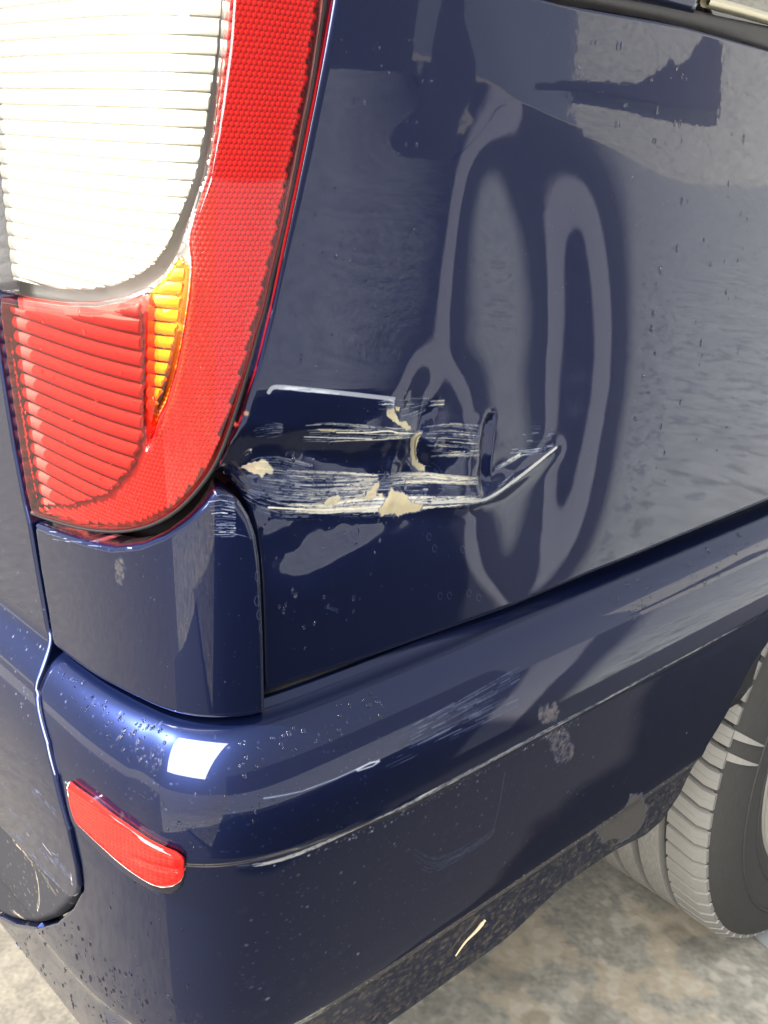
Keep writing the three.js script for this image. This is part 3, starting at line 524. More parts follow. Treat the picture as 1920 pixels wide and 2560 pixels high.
// ---- bumper
const bUV = [-0.16, 1.0, 0.42, 0.73];
const bumperSheet = new Sheet(bUV, 2048, offBumper, { color: PAINT_CSS, orm: ORM_PAINT });
{
  const S = bumperSheet, a = (x, y) => [960 + x / 1.728, 1100 + y / 1.728], b = (x, y) => [x / 1.728, 1860 + y / 1.728], c = (x, y) => [960 + x / 1.728, 1760 + y / 1.728];
  const A = (l) => l.map((p) => a(...p)), B = (l) => l.map((p) => b(...p)), C = (l) => l.map((p) => c(...p));
  // scuffed triangle of fine scratches
  for (const [p, q, n] of [[[60, 1300], [585, 1010], 46], [[0, 1400], [580, 1120], 40], [[120, 1290], [470, 1130], 30]]) for (let k = 0; k < n; k++) {
    const t = rnd(), u = Math.min(1, t + rr(0.04, 0.25)), dy = rr(-34, 34), x0 = lerp(p[0], q[0], t), y0 = lerp(p[1], q[1], t) + dy, x1 = lerp(p[0], q[0], u), y1 = lerp(p[1], q[1], u) + dy;
    S.line([S.at(...a(x0, y0)), S.at(...a((x0 + x1) / 2, (y0 + y1) / 2)), S.at(...a(x1, y1))], rr(0.12, 0.4), rnd() < 0.5 ? '#8f9094' : '#5f6064', ORM_DULL, rr(0.25, 0.75));
  }
  S.line(B([[1140, 235], [1300, 205], [1450, 150], [1560, 100], [1640, 68]]).map((p) => S.at(...p)), 0.7, '#8d9098', ORM_DULL, 0.8);
  S.line(B([[1540, 112], [1600, 80], [1640, 75], [1610, 95], [1545, 116]]).map((p) => S.at(...p)), 1.0, '#a9abb0', ORM_DULL, 0.8);
  // dull rubbed patches
  for (const [pl, n] of [[[[672, 1150], [740, 1132], [757, 1175], [740, 1215], [680, 1225], [668, 1190]], 240], [[[712, 1250], [765, 1222], [800, 1275], [822, 1340], [805, 1388], [745, 1390], [722, 1330]], 420]]) S.specks(A(pl), n, [0.4, 1.6], '#57504e', ORM_DULL, [0.15, 0.55]);
  S.streaks(A([[680, 1175], [740, 1230], [780, 1320], [790, 1385]]), [8, 9, 11, 8], 80, ['#6a5f60', '#3a3536', '#7c7173'], ORM_DULL, { len: [3, 10], width: [0.3, 0.9], alpha: [0.2, 0.5] });
  S.streaks(C([[120, 640], [200, 690], [300, 660], [400, 600], [480, 545]]), [7, 7, 5, 4, 3], 90, ['#5a5756', '#6d6966'], ORM_DULL, { len: [8, 40], width: [0.2, 0.7], alpha: [0.3, 0.7] });
  S.line(C([[522, 295], [500, 430], [470, 555]]).map((p) => S.at(...p)), 0.6, '#5b595a', ORM_DULL, 0.7);
  // worn crease line
  S.streaks([[560, 2166], [720, 2143], [960, 2042], [1200, 1916], [1450, 1783], [1700, 1648], [1900, 1540]], [0.9, 1.1, 1.3, 1.3, 1.2, 1.0, 1.0], 300, ['#85847f', '#6b6a67', '#98968f', '#55534f'], ORM_DULL, { len: [10, 60], width: [0.5, 1.6], alpha: [0.5, 1] });
  S.specks([[660, 2170], [960, 2050], [1450, 1790], [1460, 1800], [970, 2062], [700, 2165]], 160, [0.2, 0.7], '#8f8a80', ORM_BARE);
  // dust film and grit over the lower side, clotted in fine patches
  const yl = 0.5125, low = [[640, 2180], [960, 2060], [1500, 1760], [1850, 1600], [1700, 1980], [1480, 2060], [1190, 2280], [960, 2460], [760, 2600], [560, 2560]];
  for (let k = 0; k < 900; k++) { const s = rr(0.24, 0.95), y = rr(0.5, 0.634), f = fbm(s * 26, y * 26); if (f < 0.5) continue; const [X, Y] = S.sy(s, y), r = rr(1, 5) * S.mm; S.fill([0, 1, 2, 3, 4, 5, 6].map((q) => [X + r * rr(0.5, 1.2) * Math.cos(q * 0.9), Y + r * rr(0.5, 1.2) * Math.sin(q * 0.9)]), '#2b2827', ORM_DULL, rr(0.03, 0.14)); }
  S.specks(low, 1500, [0.15, 0.55], '#4f4a44', ORM_BARE, [0.15, 0.6]);
  S.specks(low, 160, [0.3, 0.9], '#6f695c', ORM_BARE, [0.3, 0.8]);
  S.specks([[140, 1660], [460, 1830], [660, 1830], [960, 1740], [1000, 2020], [700, 2120], [470, 2130], [170, 1940]], 220, [0.12, 0.45], '#6a707a', ORM_DULL, [0.2, 0.6]);
  // caked dirt along the lip and below it
  for (let x = 0.16; x < 1.02; x += 0.004) { const e = 0.0025 * (fbm(x * 70, 1.5) - 0.5), q = [[x, yl + e], [x + 0.0042, yl + e + rr(-0.0006, 0.0006)], [x + 0.0042, 0.424], [x, 0.424]].map((p) => S.sy(...p)); S.fill(q, ['#2f2a25', '#332d27', '#2b2622'][Math.floor(rnd() * 3)], ORM_BARE, 0.5); }
  for (let k = 0; k < 8200; k++) { const s = rr(0.2, 1.0), y = yl + 0.002 - rr(0, 1) * 0.078, [X, Y] = S.sy(s, y), r = rr(0.5, 3.2) * S.mm; S.fill([0, 1, 2, 3, 4, 5].map((q) => [X + r * rr(0.5, 1.2) * Math.cos(q), Y + r * rr(0.4, 0.9) * Math.sin(q)]), ['#3a332b', '#463e34', '#2b2621', '#52483b'][k & 3], ORM_BARE, rr(0.25, 0.7)); }
  for (let k = 0; k < 900; k++) { const s = rr(0.26, 0.92), y = yl + rr(-0.0035, 0.0045) + 0.003 * (fbm(s * 60, 3) - 0.5), [X, Y] = S.sy(s, y), r = rr(0.3, 1.5) * S.mm; S.fill([0, 1, 2, 3, 4].map((q) => [X + r * rr(0.5, 1.2) * Math.cos(q * 1.25), Y + r * rr(0.5, 1.2) * Math.sin(q * 1.25)]), ['#766953', '#8e8068', '#51473a', '#a2957d'][k & 3], ORM_BARE, rr(0.3, 0.95)); }
  S.chip(C([[920, 545], [1010, 490], [1060, 400], [1110, 400], [1135, 450], [1120, 510], [1080, 560], [1000, 600], [950, 590]]), '#3f3b38', ORM_BARE, 3);
  S.line([0, 1, 2, 3, 4, 5].map((k) => S.at(...c(1080 + 42 * Math.cos(0.2 + k * 0.5), 440 + 32 * Math.sin(0.2 + k * 0.5)))), 1.2, '#3b3735', ORM_BARE, 0.8);
  S.line([0, 1, 2, 3, 4, 5].map((k) => S.at(...c(1050 + 46 * Math.cos(0.2 + k * 0.5), 485 + 30 * Math.sin(0.2 + k * 0.5)))), 1.2, '#3b3735', ORM_BARE, 0.8);
  S.chip(C([[960, 595], [990, 580], [1015, 585], [1005, 602], [970, 610]]), '#15110f', ORM_BARE, 1);
  // rim of dirt below the reflector
  S.streaks(B([[325, 352], [400, 420], [500, 500], [600, 590], [690, 642]]), [1.6, 1.6, 1.6, 1.6, 1.6], 120, ['#6f6a66', '#a39c90', '#3a3638'], ORM_BARE, { len: [2, 10], width: [0.2, 0.7], alpha: [0.3, 0.9] });
}
const bumperPx = [[142, 1636], [231, 1711], [289, 1741], [347, 1769], [405, 1795], [463, 1812], [521, 1817], [579, 1816], [637, 1808], [671, 1801], [723, 1786], [810, 1756], [960, 1706], [1200, 1602], [1481, 1479], [1920, 1288], [2060, 1228], [2060, 1400], [1960, 1540], [1920, 1609], [1880, 1667], [1816, 1789], [1770, 1864], [1720, 1945], [1701, 1986], [1654, 2055], [1614, 2090], [1544, 2125], [1498, 2154], [1423, 2206]];
const bumperPoly = toSY(bumperPx, offBumper).map((p, i) => i < 17 ? [p[0], 0.7215] : p);
{
  const last = bumperPoly[bumperPoly.length - 1];
  for (let k = 1; k <= 40; k++) { const q = lerp(last[0], -0.16, k / 40); bumperPoly.push([q, lerp(last[1], 0.446, sstep(0, 0.12, k / 40))]); }
  bumperPoly.push(...toSY([[-70, 2258], [0, 2294], [35, 2312], [87, 2322], [139, 2309], [180, 2272], [207, 2222], [201, 2165], [181, 2074], [147, 1950], [127, 1860], [104, 1775], [99, 1728], [118, 1672], [131, 1630]], offBumper));
}
const bumper = mesh('bumper', panelGeometry({ poly: bumperPoly, off: offBumper, extra: (s, y) => peel(s, y), step: 0.0028, r: 0.002, lip: 0.014, uv: bUV }), mapped(bumperSheet), van);
bumper.userData.label = 'blue rear bumper with wet shoulder, scuffs and dirt along its lip';

// ---- tailgate
const gUV = [-0.42, 0.2, 0.42, 1.15];
const gateSheet = new Sheet(gUV, 1024, offGate, { color: PAINT_CSS, orm: ORM_PAINT });
{
  const S = gateSheet, b = (x, y) => [x / 1.728, 1860 + y / 1.728], B = (l) => l.map((p) => b(...p));
  S.specks([[-60, 1300], [60, 1300], [120, 1620], [90, 1760], [190, 2200], [20, 2240], [-60, 2000]], 420, [0.15, 0.6], '#8d8478', ORM_BARE, [0.2, 0.7]);
  S.streaks(B([[0, 230], [90, 330], [180, 440], [300, 590]]), [6, 7, 6, 5], 46, ['#8b7f6c', '#a89b84', '#5b5347'], ORM_BARE, { len: [3, 14], width: [0.3, 1.2], alpha: [0.3, 0.9] });
  S.streaks(B([[190, 470], [250, 500], [300, 560], [310, 595]]), [4, 5, 5, 3], 50, ['#8b7f6c', '#b3a78f', '#5b5347'], ORM_BARE, { len: [3, 12], width: [0.3, 1], alpha: [0.3, 0.9] });
  S.streaks(B([[120, 180], [190, 240], [250, 310]]), [2, 2, 2], 30, ['#a39c90', '#6f6a66'], ORM_BARE, { len: [2, 8], width: [0.2, 0.6] });
  S.streaks(B([[40, 370], [110, 440], [180, 530], [260, 620]]), [2, 2, 2, 2], 60, ['#9a9390', '#6f6a66'], ORM_BARE, { len: [3, 14], width: [0.2, 0.7], alpha: [0.3, 0.8] });
}
const gateEdge = [[-105, 0], [-70, 360], [-36, 640], [-2, 900], [33, 1121], [61, 1265], [72, 1310], [92, 1430], [117, 1572], [122, 1622], [107, 1672], [89, 1724], [95, 1768], [117, 1860], [136, 1940], [171, 2074], [191, 2165], [197, 2216]];
const gateTop = unproject(-110, -120, offGate);
const gatePoly = [gateTop, ...toSY(gateEdge, offGate), ...toSY([[192, 2238], [178, 2248], [120, 2196], [60, 2130], [0, 2070], [-80, 1990], [-200, 1870]], offGate)];
{ const l = gatePoly[gatePoly.length - 1]; gatePoly.push([-0.42, l[1]], [-0.42, gateTop[1]]); }
mesh('tailgate', panelGeometry({ poly: gatePoly, off: offGate, step: 0.004, r: 0.0022, lip: 0.014, uv: gUV }), mapped(gateSheet), van).userData.label = 'blue tailgate edge with dirt streaks near its foot';
// dirty black recess at the foot of the tailgate
const rUV = [-0.42, 0.2, 0.42, 0.8];
const recessSheet = new Sheet(rUV, 1024, offGate, { color: '#242427', orm: 'rgb(0,245,0)' });
{
  const S = recessSheet, B = (l) => l.map(([x, y]) => [x / 1.728, 1860 + y / 1.728]);
  for (const l of [[[0, 415], [60, 480], [130, 560], [200, 665]], [[110, 560], [125, 620], [130, 690], [122, 730]], [[0, 720], [40, 755], [70, 778]]]) S.streaks(B(l), l.map(() => 2.4), 46, ['#8b7f6c', '#b3a78f', '#5b5347'], ORM_BARE, { len: [3, 14], width: [0.3, 1.3], alpha: [0.3, 0.95] });
  S.specks([[0, 2080], [150, 2230], [150, 2290], [60, 2305], [0, 2280]], 160, [0.2, 0.9], '#5b5347', ORM_BARE, [0.2, 0.7]);
}
const recessPx = [[185, 2244], [174, 2268], [139, 2299], [87, 2314], [35, 2304], [0, 2287], [-60, 2255], [-220, 2130], [-220, 1830], [-80, 1970], [0, 2052], [60, 2110], [130, 2185]];
mesh('tailgate_recess', panelGeometry({ poly: toSY(recessPx, offGate, -0.006), off: offGate, extra: () => -0.006, step: 0.004, r: 0.006, lip: 0.012, uv: rUV }), Object.assign(mapped(recessSheet), { specularIntensity: 0.15 }), van).userData.label = 'black dirt streaked recess under the tailgate';

// ---- dark inner body seen through the shut lines
{
  const s0 = -0.5, shell = panelGeometry({ poly: [[s0, 0.5], [1.6, 0.735], [1.6, 1.2], [s0, 1.2]], extra: () => -0.034, step: 0.02, r: 0.001, lip: 0, levels: [] });
  const low = panelGeometry({ poly: [[s0, 0.5], [0.85, 0.5], [0.9, 0.72], [s0, 0.74]], extra: () => -0.014, step: 0.02, r: 0.001, lip: 0, levels: [] });
  mesh('inner_body', mergeGeometries([shell, low]), black, van);
  // the rest of the van's body, closed: floor pan, far side, front and roof
  const box = (x0, x1, y0, y1, z0, z1) => { const g = new THREE.BoxGeometry(x1 - x0, y1 - y0, z1 - z0); g.translate((x0 + x1) / 2, (y0 + y1) / 2, (z0 + z1) / 2); return g; };
  mesh('underbody', box(0.26, 4.6, 0.44, 0.5, -1.78, -0.075), black, van);
  mesh('body_shell', mergeGeometries([box(1.62, 4.6, 0.5, 1.88, -0.1, -0.06), box(0.27, 4.6, 0.5, 1.88, -1.8, -1.76), box(0.27, 4.6, 1.84, 1.9, -1.78, -0.06), box(0.275, 0.3, 1.13, 1.86, -1.76, -0.12), box(0.4, 1.62, 1.13, 1.86, -0.1, -0.06), box(0.21, 0.3, 0.46, 1.13, -1.76, -0.5)]), paint, van);
}
// seam sealer showing in the gap above the bumper
{
  const pts = [[690, 1776], [760, 1757], [880, 1713], [960, 1689], [1080, 1640], [1180, 1597], [1300, 1545], [1400, 1500]].map((p) => { const [s, y] = unproject(p[0], p[1], offUpper, -0.006); return point(offUpper, s, y, -0.006); });
  const pale = pts.slice(2, 7);
  mesh('seam_gasket', rod([[678, 1780], [960, 1688], [1300, 1541], [1600, 1410], [2040, 1222]].map((p) => { const [s, y] = unproject(p[0], p[1], offUpper, -0.009); return point(offUpper, s, y, -0.009); }), 0.0045), blackPlastic, van);
  mesh('seam_sealer', rod(pale, 0.0017), new THREE.MeshStandardMaterial({ map: grain([0.27, 0.25, 0.2], 1.3, 256, 30), roughness: 0.7 }), van).userData.label = 'pale sealer strip in the gap above the bumper';
}

// ---- tail lamp
const lamp = new THREE.Group(); lamp.name = 'tail_lamp'; van.add(lamp);
lamp.userData.label = 'wrap-around tail lamp with clear, amber and red lenses';
const LEX = 0.003;                                                   // lens stands proud of the sheet metal
const lampR = [[828, -150], [816, 0], [804, 87], [787, 203], [764, 318], [741, 434], [709, 590], [683, 694], [666, 774], [648, 833], [625, 918], [579, 1063], [544, 1150], [503, 1213], [440, 1277], [370, 1315], [289, 1330], [203, 1323], [116, 1300], [72, 1284], [55, 1179], [29, 1005], [6, 843], [-5, 765]];
const clearEdge = [[-5, 730], [58, 744], [145, 757], [231, 759], [301, 747], [359, 723], [405, 689], [440, 637], [480, 521], [509, 440], [530, 330], [547, 214], [561, 116], [570, 0], [577, -150]];
const amberPx = [[372, 731], [405, 702], [444, 648], [462, 612], [470, 664], [463, 739], [446, 843], [428, 924], [405, 999], [382, 1040], [370, 1109], [366, 1075], [366, 889], [366, 774]];
const leftEdge = [[-60, 400], [-88, 150], [-105, 0], [-118, -150]];
const sy3 = (pts) => toSY(pts, offUpper, LEX);
const redOuter = catmull(lampR.slice(0, 19), 4), redPx = [...redOuter, [76, 1287], [62, 1225], [55, 1179], [29, 1005], [6, 843], [-4, 775], [-2, 742], [58, 752], [145, 765], [231, 767], [301, 755], [359, 731], [363, 736], [362, 890], [362, 1078], [368, 1122], [388, 1046], [411, 1003], [434, 926], [452, 845], [469, 740], [476, 664], [468, 600], [489, 524], [518, 442], [538, 331], [555, 215], [569, 116], [578, 0], [585, -150]];
const redLens = new THREE.MeshPhysicalMaterial({ color: lin(0.82, 0.12, 0.10), transmission: 1, thickness: 0, roughness: 0.03, ior: 1.5 });
const amberLens = new THREE.MeshPhysicalMaterial({ color: lin(1, 0.5, 0.06), transmission: 1, thickness: 0, roughness: 0.03, ior: 1.5 });
const clearLens = new THREE.MeshPhysicalMaterial({ color: lin(0.97, 0.97, 0.95), transmission: 1, thickness: 0, roughness: 0.03, ior: 1.5 });
const ex = (d) => () => d;
mesh('red_lens', panelGeometry({ poly: sy3(redPx), extra: ex(LEX), step: 0.004, r: 0.003, lip: 0.006 }), redLens, lamp);
mesh('clear_lens', panelGeometry({ poly: sy3([...clearEdge, ...leftEdge.slice().reverse()]), extra: ex(LEX), step: 0.004, r: 0.003, lip: 0.008 }), clearLens, lamp);
mesh('amber_lens', panelGeometry({ poly: sy3(amberPx), extra: ex(LEX - 0.0004), step: 0.004, r: 0.001, lip: 0.004 }), amberLens, lamp);
const silver = new THREE.MeshStandardMaterial({ color: lin(0.82, 0.8, 0.73), roughness: 0.4, metalness: 0.2 });
const clearSilver = new THREE.MeshStandardMaterial({ color: lin(0.62, 0.6, 0.53), roughness: 0.34, metalness: 0.65 });
const silverRed = new THREE.MeshStandardMaterial({ color: lin(0.4, 0.385, 0.37), roughness: 0.5, metalness: 0.2 });
const housing = new THREE.MeshStandardMaterial({ color: lin(0.35, 0.34, 0.32), roughness: 0.6 });
mesh('lamp_housing', panelGeometry({ poly: toSY([...lampR, ...leftEdge], offUpper, -0.02), extra: ex(-0.026), step: 0.006, r: 0.002, lip: 0 }), housing, lamp);
// fluted optics: each flute is a bowed strip behind its lens
function flutes(name, zonePx, pitch, depth, bulge, mat, gap = 0.0001, tilt = 0) {
  const zone = toSY(zonePx, offUpper, -depth); let y0 = 1e9, y1 = -1e9;
  for (const p of zone) { y0 = Math.min(y0, p[1]); y1 = Math.max(y1, p[1]); }
  for (let y = y0; y < y1; y += pitch) {
    const c = clipPoly(clipPoly(zone, 1, y + gap, true), 1, y + pitch - gap, false); if (c.length < 3) continue;
    let w = 0; for (const p of c) for (const q of c) w = Math.max(w, Math.abs(p[0] - q[0])); if (w < 0.004) continue;
    mesh(name, panelGeometry({ poly: c, extra: (s, v) => -depth + bulge * (1 - ((v - y - pitch / 2) / (pitch / 2)) ** 2) + tilt * (v - y - pitch / 2), step: pitch / 4, r: gap ? 0.0004 : 0.00005, lip: gap ? 0.002 : 0, levels: [] }), mat, lamp);
  }
}
flutes('clear_flute', [[-80, 690], [58, 705], [145, 722], [231, 724], [295, 712], [345, 690], [388, 660], [420, 615], [462, 515], [492, 435], [513, 330], [530, 214], [545, 116], [555, 0], [560, -130], [-110, -130]], 0.0072, 0.014, 0.0009, clearSilver, 0);
flutes('red_flute', [[4, 755], [58, 772], [145, 785], [231, 787], [301, 775], [352, 752], [358, 890], [358, 1090], [330, 1170], [270, 1235], [180, 1262], [95, 1262], [70, 1190], [44, 1005], [20, 843]], 0.0078, 0.012, 0.0024, silverRed);
flutes('amber_flute', [[376, 736], [405, 710], [444, 660], [458, 640], [463, 690], [455, 745], [440, 840], [420, 922], [398, 996], [378, 1036], [370, 1090], [370, 889]], 0.0062, 0.006, 0.0016, silver);
// honeycomb reflex cells behind the red lens
{
  const outer = toSY(lampR.concat(leftEdge), offUpper, -0.006), holes = [clearEdge.concat(leftEdge.slice().reverse()), amberPx, [[0, 740], [301, 760], [362, 735], [364, 1090], [335, 1178], [275, 1243], [180, 1268], [90, 1266], [20, 843]]].map((p) => toSY(p, offUpper, -0.006));
  const pitch = 0.0026, pos = [], nor = [], idx = [], dep = -0.008;
  for (let j = 0; j < 260; j++) for (let i = 0; i < 130; i++) {
    const s = 0.0 + (i + (j & 1) / 2) * pitch, y = 0.78 + j * pitch * 0.866; if (y > 1.12) continue;
    if (polyDist(outer, s, y).d < 0.0035 || holes.some((h) => polyDist(h, s, y).d > -0.0016)) continue;
    const k0 = pos.length / 3, tip = point(offUpper, s, y, dep + 0.0007), n = normalAt(offUpper, s, y); pos.push(tip.x, tip.y, tip.z); nor.push(n.x, n.y, n.z);
    for (let q = 0; q < 6; q++) { const a = q * Math.PI / 3 + Math.PI / 6, p = point(offUpper, s + pitch * 0.577 * Math.cos(a), y + pitch * 0.577 * Math.sin(a), dep), o = p.clone().sub(tip).normalize(); o.multiplyScalar(0.6).addScaledVector(n, 0.8).normalize(); pos.push(p.x, p.y, p.z); nor.push(o.x, o.y, o.z); }
    for (let q = 0; q < 6; q++) idx.push(k0, k0 + 1 + q, k0 + 1 + (q + 1) % 6);
  }
  const g = new THREE.BufferGeometry(); g.setAttribute('position', new THREE.Float32BufferAttribute(pos, 3)); g.setAttribute('normal', new THREE.Float32BufferAttribute(nor, 3)); g.setIndex(idx);
  const m = mesh('reflex_cells', g, silverRed, lamp); m.userData.kind = 'stuff';
}
mesh('reflex_backing', panelGeometry({ poly: toSY(redPx, offUpper, -0.008), extra: ex(-0.0146), step: 0.006, r: 0.0003, lip: 0.002, levels: [] }), silverRed, lamp);
// black seal line just inside the rim and the dark shut line round the lamp
{
  const seal = (list, inset, e, r, name, mat) => mesh(name, rod(list.map((p) => { const [s, y] = unproject(p[0], p[1], offUpper, LEX), q = polyDist(OUT, s, y); return point(offUpper, s + q.gs * (inset - q.d), y + q.gy * (inset - q.d), e); }), r), mat, lamp);
  const OUT = sy3([...lampR, ...leftEdge]);
  seal(lampR.slice(0, 20), 0.0055, 0.0006, 0.0014, 'lens_seal', black);
}

// ---- rear reflector set in the bumper
{
  const B = (l) => l.map(([x, y]) => [x / 1.728, 1860 + y / 1.728]);
  const px = B([[278, 158], [400, 247], [500, 327], [600, 397], [700, 452], [775, 482], [793, 500], [795, 560], [778, 602], [745, 622], [700, 628], [650, 614], [550, 550], [450, 465], [380, 400], [318, 340], [296, 270]]);
  const seat = B([[268, 150], [405, 240], [505, 320], [605, 390], [705, 445], [785, 478], [802, 500], [803, 565], [786, 620], [745, 655], [690, 645], [640, 630], [540, 566], [440, 481], [370, 414], [310, 350], [290, 280]]);
  const rf = new THREE.Group(); rf.name = 'rear_reflector'; rf.userData.label = 'red rear reflector set low in the bumper'; van.add(rf);
  mesh('reflector_shade_seat', panelGeometry({ poly: toSY(seat, offBumper, 0.001), off: offBumper, extra: ex(0.0012), step: 0.004, r: 0.0015, lip: 0.004 }), new THREE.MeshStandardMaterial({ color: lin(0.008, 0.008, 0.014), roughness: 0.4 }), rf);  // near-black seat colour stands in for the shadow edges round the reflector
  mesh('reflector_lens', panelGeometry({ poly: toSY(px, offBumper, 0.005), off: offBumper, extra: ex(0.0055), step: 0.004, r: 0.003, lip: 0.004 }), new THREE.MeshPhysicalMaterial({ color: lin(0.82, 0.12, 0.10), transmission: 1, thickness: 0, roughness: 0.03 }), rf);
  mesh('reflector_back', panelGeometry({ poly: toSY(px, offBumper, 0.003), off: offBumper, extra: ex(0.0024), step: 0.004, r: 0.0005, lip: 0.001 }), new THREE.MeshStandardMaterial({ color: lin(0.6, 0.58, 0.56), roughness: 0.5 }), rf);
  const zone = toSY(px, offBumper, 0.003), pos = [], idx = [], nor = [], pitch = 0.0021, off = offBumper;
  let a0 = 1e9, a1 = -1e9, b0 = 1e9, b1 = -1e9; for (const [s, y] of zone) { a0 = Math.min(a0, s); a1 = Math.max(a1, s); b0 = Math.min(b0, y); b1 = Math.max(b1, y); }
  for (let y = b0; y < b1; y += pitch) for (let s = a0; s < a1; s += pitch) {
    if (polyDist(zone, s, y).d < 0.0025) continue;
    const k0 = pos.length / 3, n = normalAt(off, s, y), t = point(off, s, y, 0.0034); pos.push(t.x, t.y, t.z); nor.push(n.x, n.y, n.z);
    for (const [u, v] of [[-1, -1], [1, -1], [1, 1], [-1, 1]]) { const p = point(off, s + u * pitch / 2, y + v * pitch / 2, 0.0026), o = p.clone().sub(t).normalize().multiplyScalar(0.5).addScaledVector(n, 0.85).normalize(); pos.push(p.x, p.y, p.z); nor.push(o.x, o.y, o.z); }
    idx.push(k0, k0 + 1, k0 + 2, k0, k0 + 2, k0 + 3, k0, k0 + 3, k0 + 4, k0, k0 + 4, k0 + 1);
  }
  const g = new THREE.BufferGeometry(); g.setAttribute('position', new THREE.Float32BufferAttribute(pos, 3)); g.setAttribute('normal', new THREE.Float32BufferAttribute(nor, 3)); g.setIndex(idx);
  mesh('reflex_cells', g, new THREE.MeshStandardMaterial({ color: lin(0.72, 0.7, 0.68), roughness: 0.5 }), rf).userData.kind = 'stuff';
}

// ---- side window edge: rubber, painted moulding and dark glass
{
  const w = (x, y) => [1400 + x / 3.19, y / 3.19], Wl = (l) => l.map((p) => w(...p));
  mesh('window_rubber', panelGeometry({ poly: toSY(Wl([[-700, -240], [-200, -60], [0, 30], [330, 80], [800, 165], [1300, 290], [1660, 400], [2200, 560], [2200, 300], [1660, 190], [1130, 80], [600, -20], [0, -130], [-700, -330]]), offUpper, 0.002), extra: ex(0.002), step: 0.006, r: 0.004, lip: 0.012 }), new THREE.MeshPhysicalMaterial({ color: lin(0.02, 0.018, 0.017), roughness: 0.5 }), van);
  mesh('window_moulding', panelGeometry({ poly: toSY(Wl([[-700, -420], [-700, -270], [0, -90], [330, -25], [800, 70], [1120, 148], [1145, 140], [1162, 40], [1168, -30], [1165, -240], [400, -400]]), offUpper, 0.006), extra: ex(0.006), step: 0.005, r: 0.012, lip: 0.006 }), paint, van).userData.label = 'glossy blue moulding along the side window';
  mesh('window_glass', panelGeometry({ poly: toSY(Wl([[1175, 160], [1660, 270], [2200, 420], [2200, -300], [1175, -300]]), offUpper, 0.001), extra: ex(0.001), step: 0.01, r: 0.006, lip: 0.004 }), new THREE.MeshPhysicalMaterial({ color: lin(0.012, 0.01, 0.006), roughness: 0.06, ior: 1.55, clearcoat: 1 }), van);
  const bar = Wl([[1170, 10], [1400, 70], [1660, 145], [2150, 300]]).map((p) => { const [s, y] = unproject(p[0], p[1], offUpper, 0.003); return point(offUpper, s, y, 0.002); });
  mesh('window_trim_strip', rod(bar, 0.0035, 8), new THREE.MeshPhysicalMaterial({ color: lin(0.55, 0.5, 0.36), metalness: 0.8, roughness: 0.35 }), van).userData.label = 'pale metal strip along the dark window glass';
}

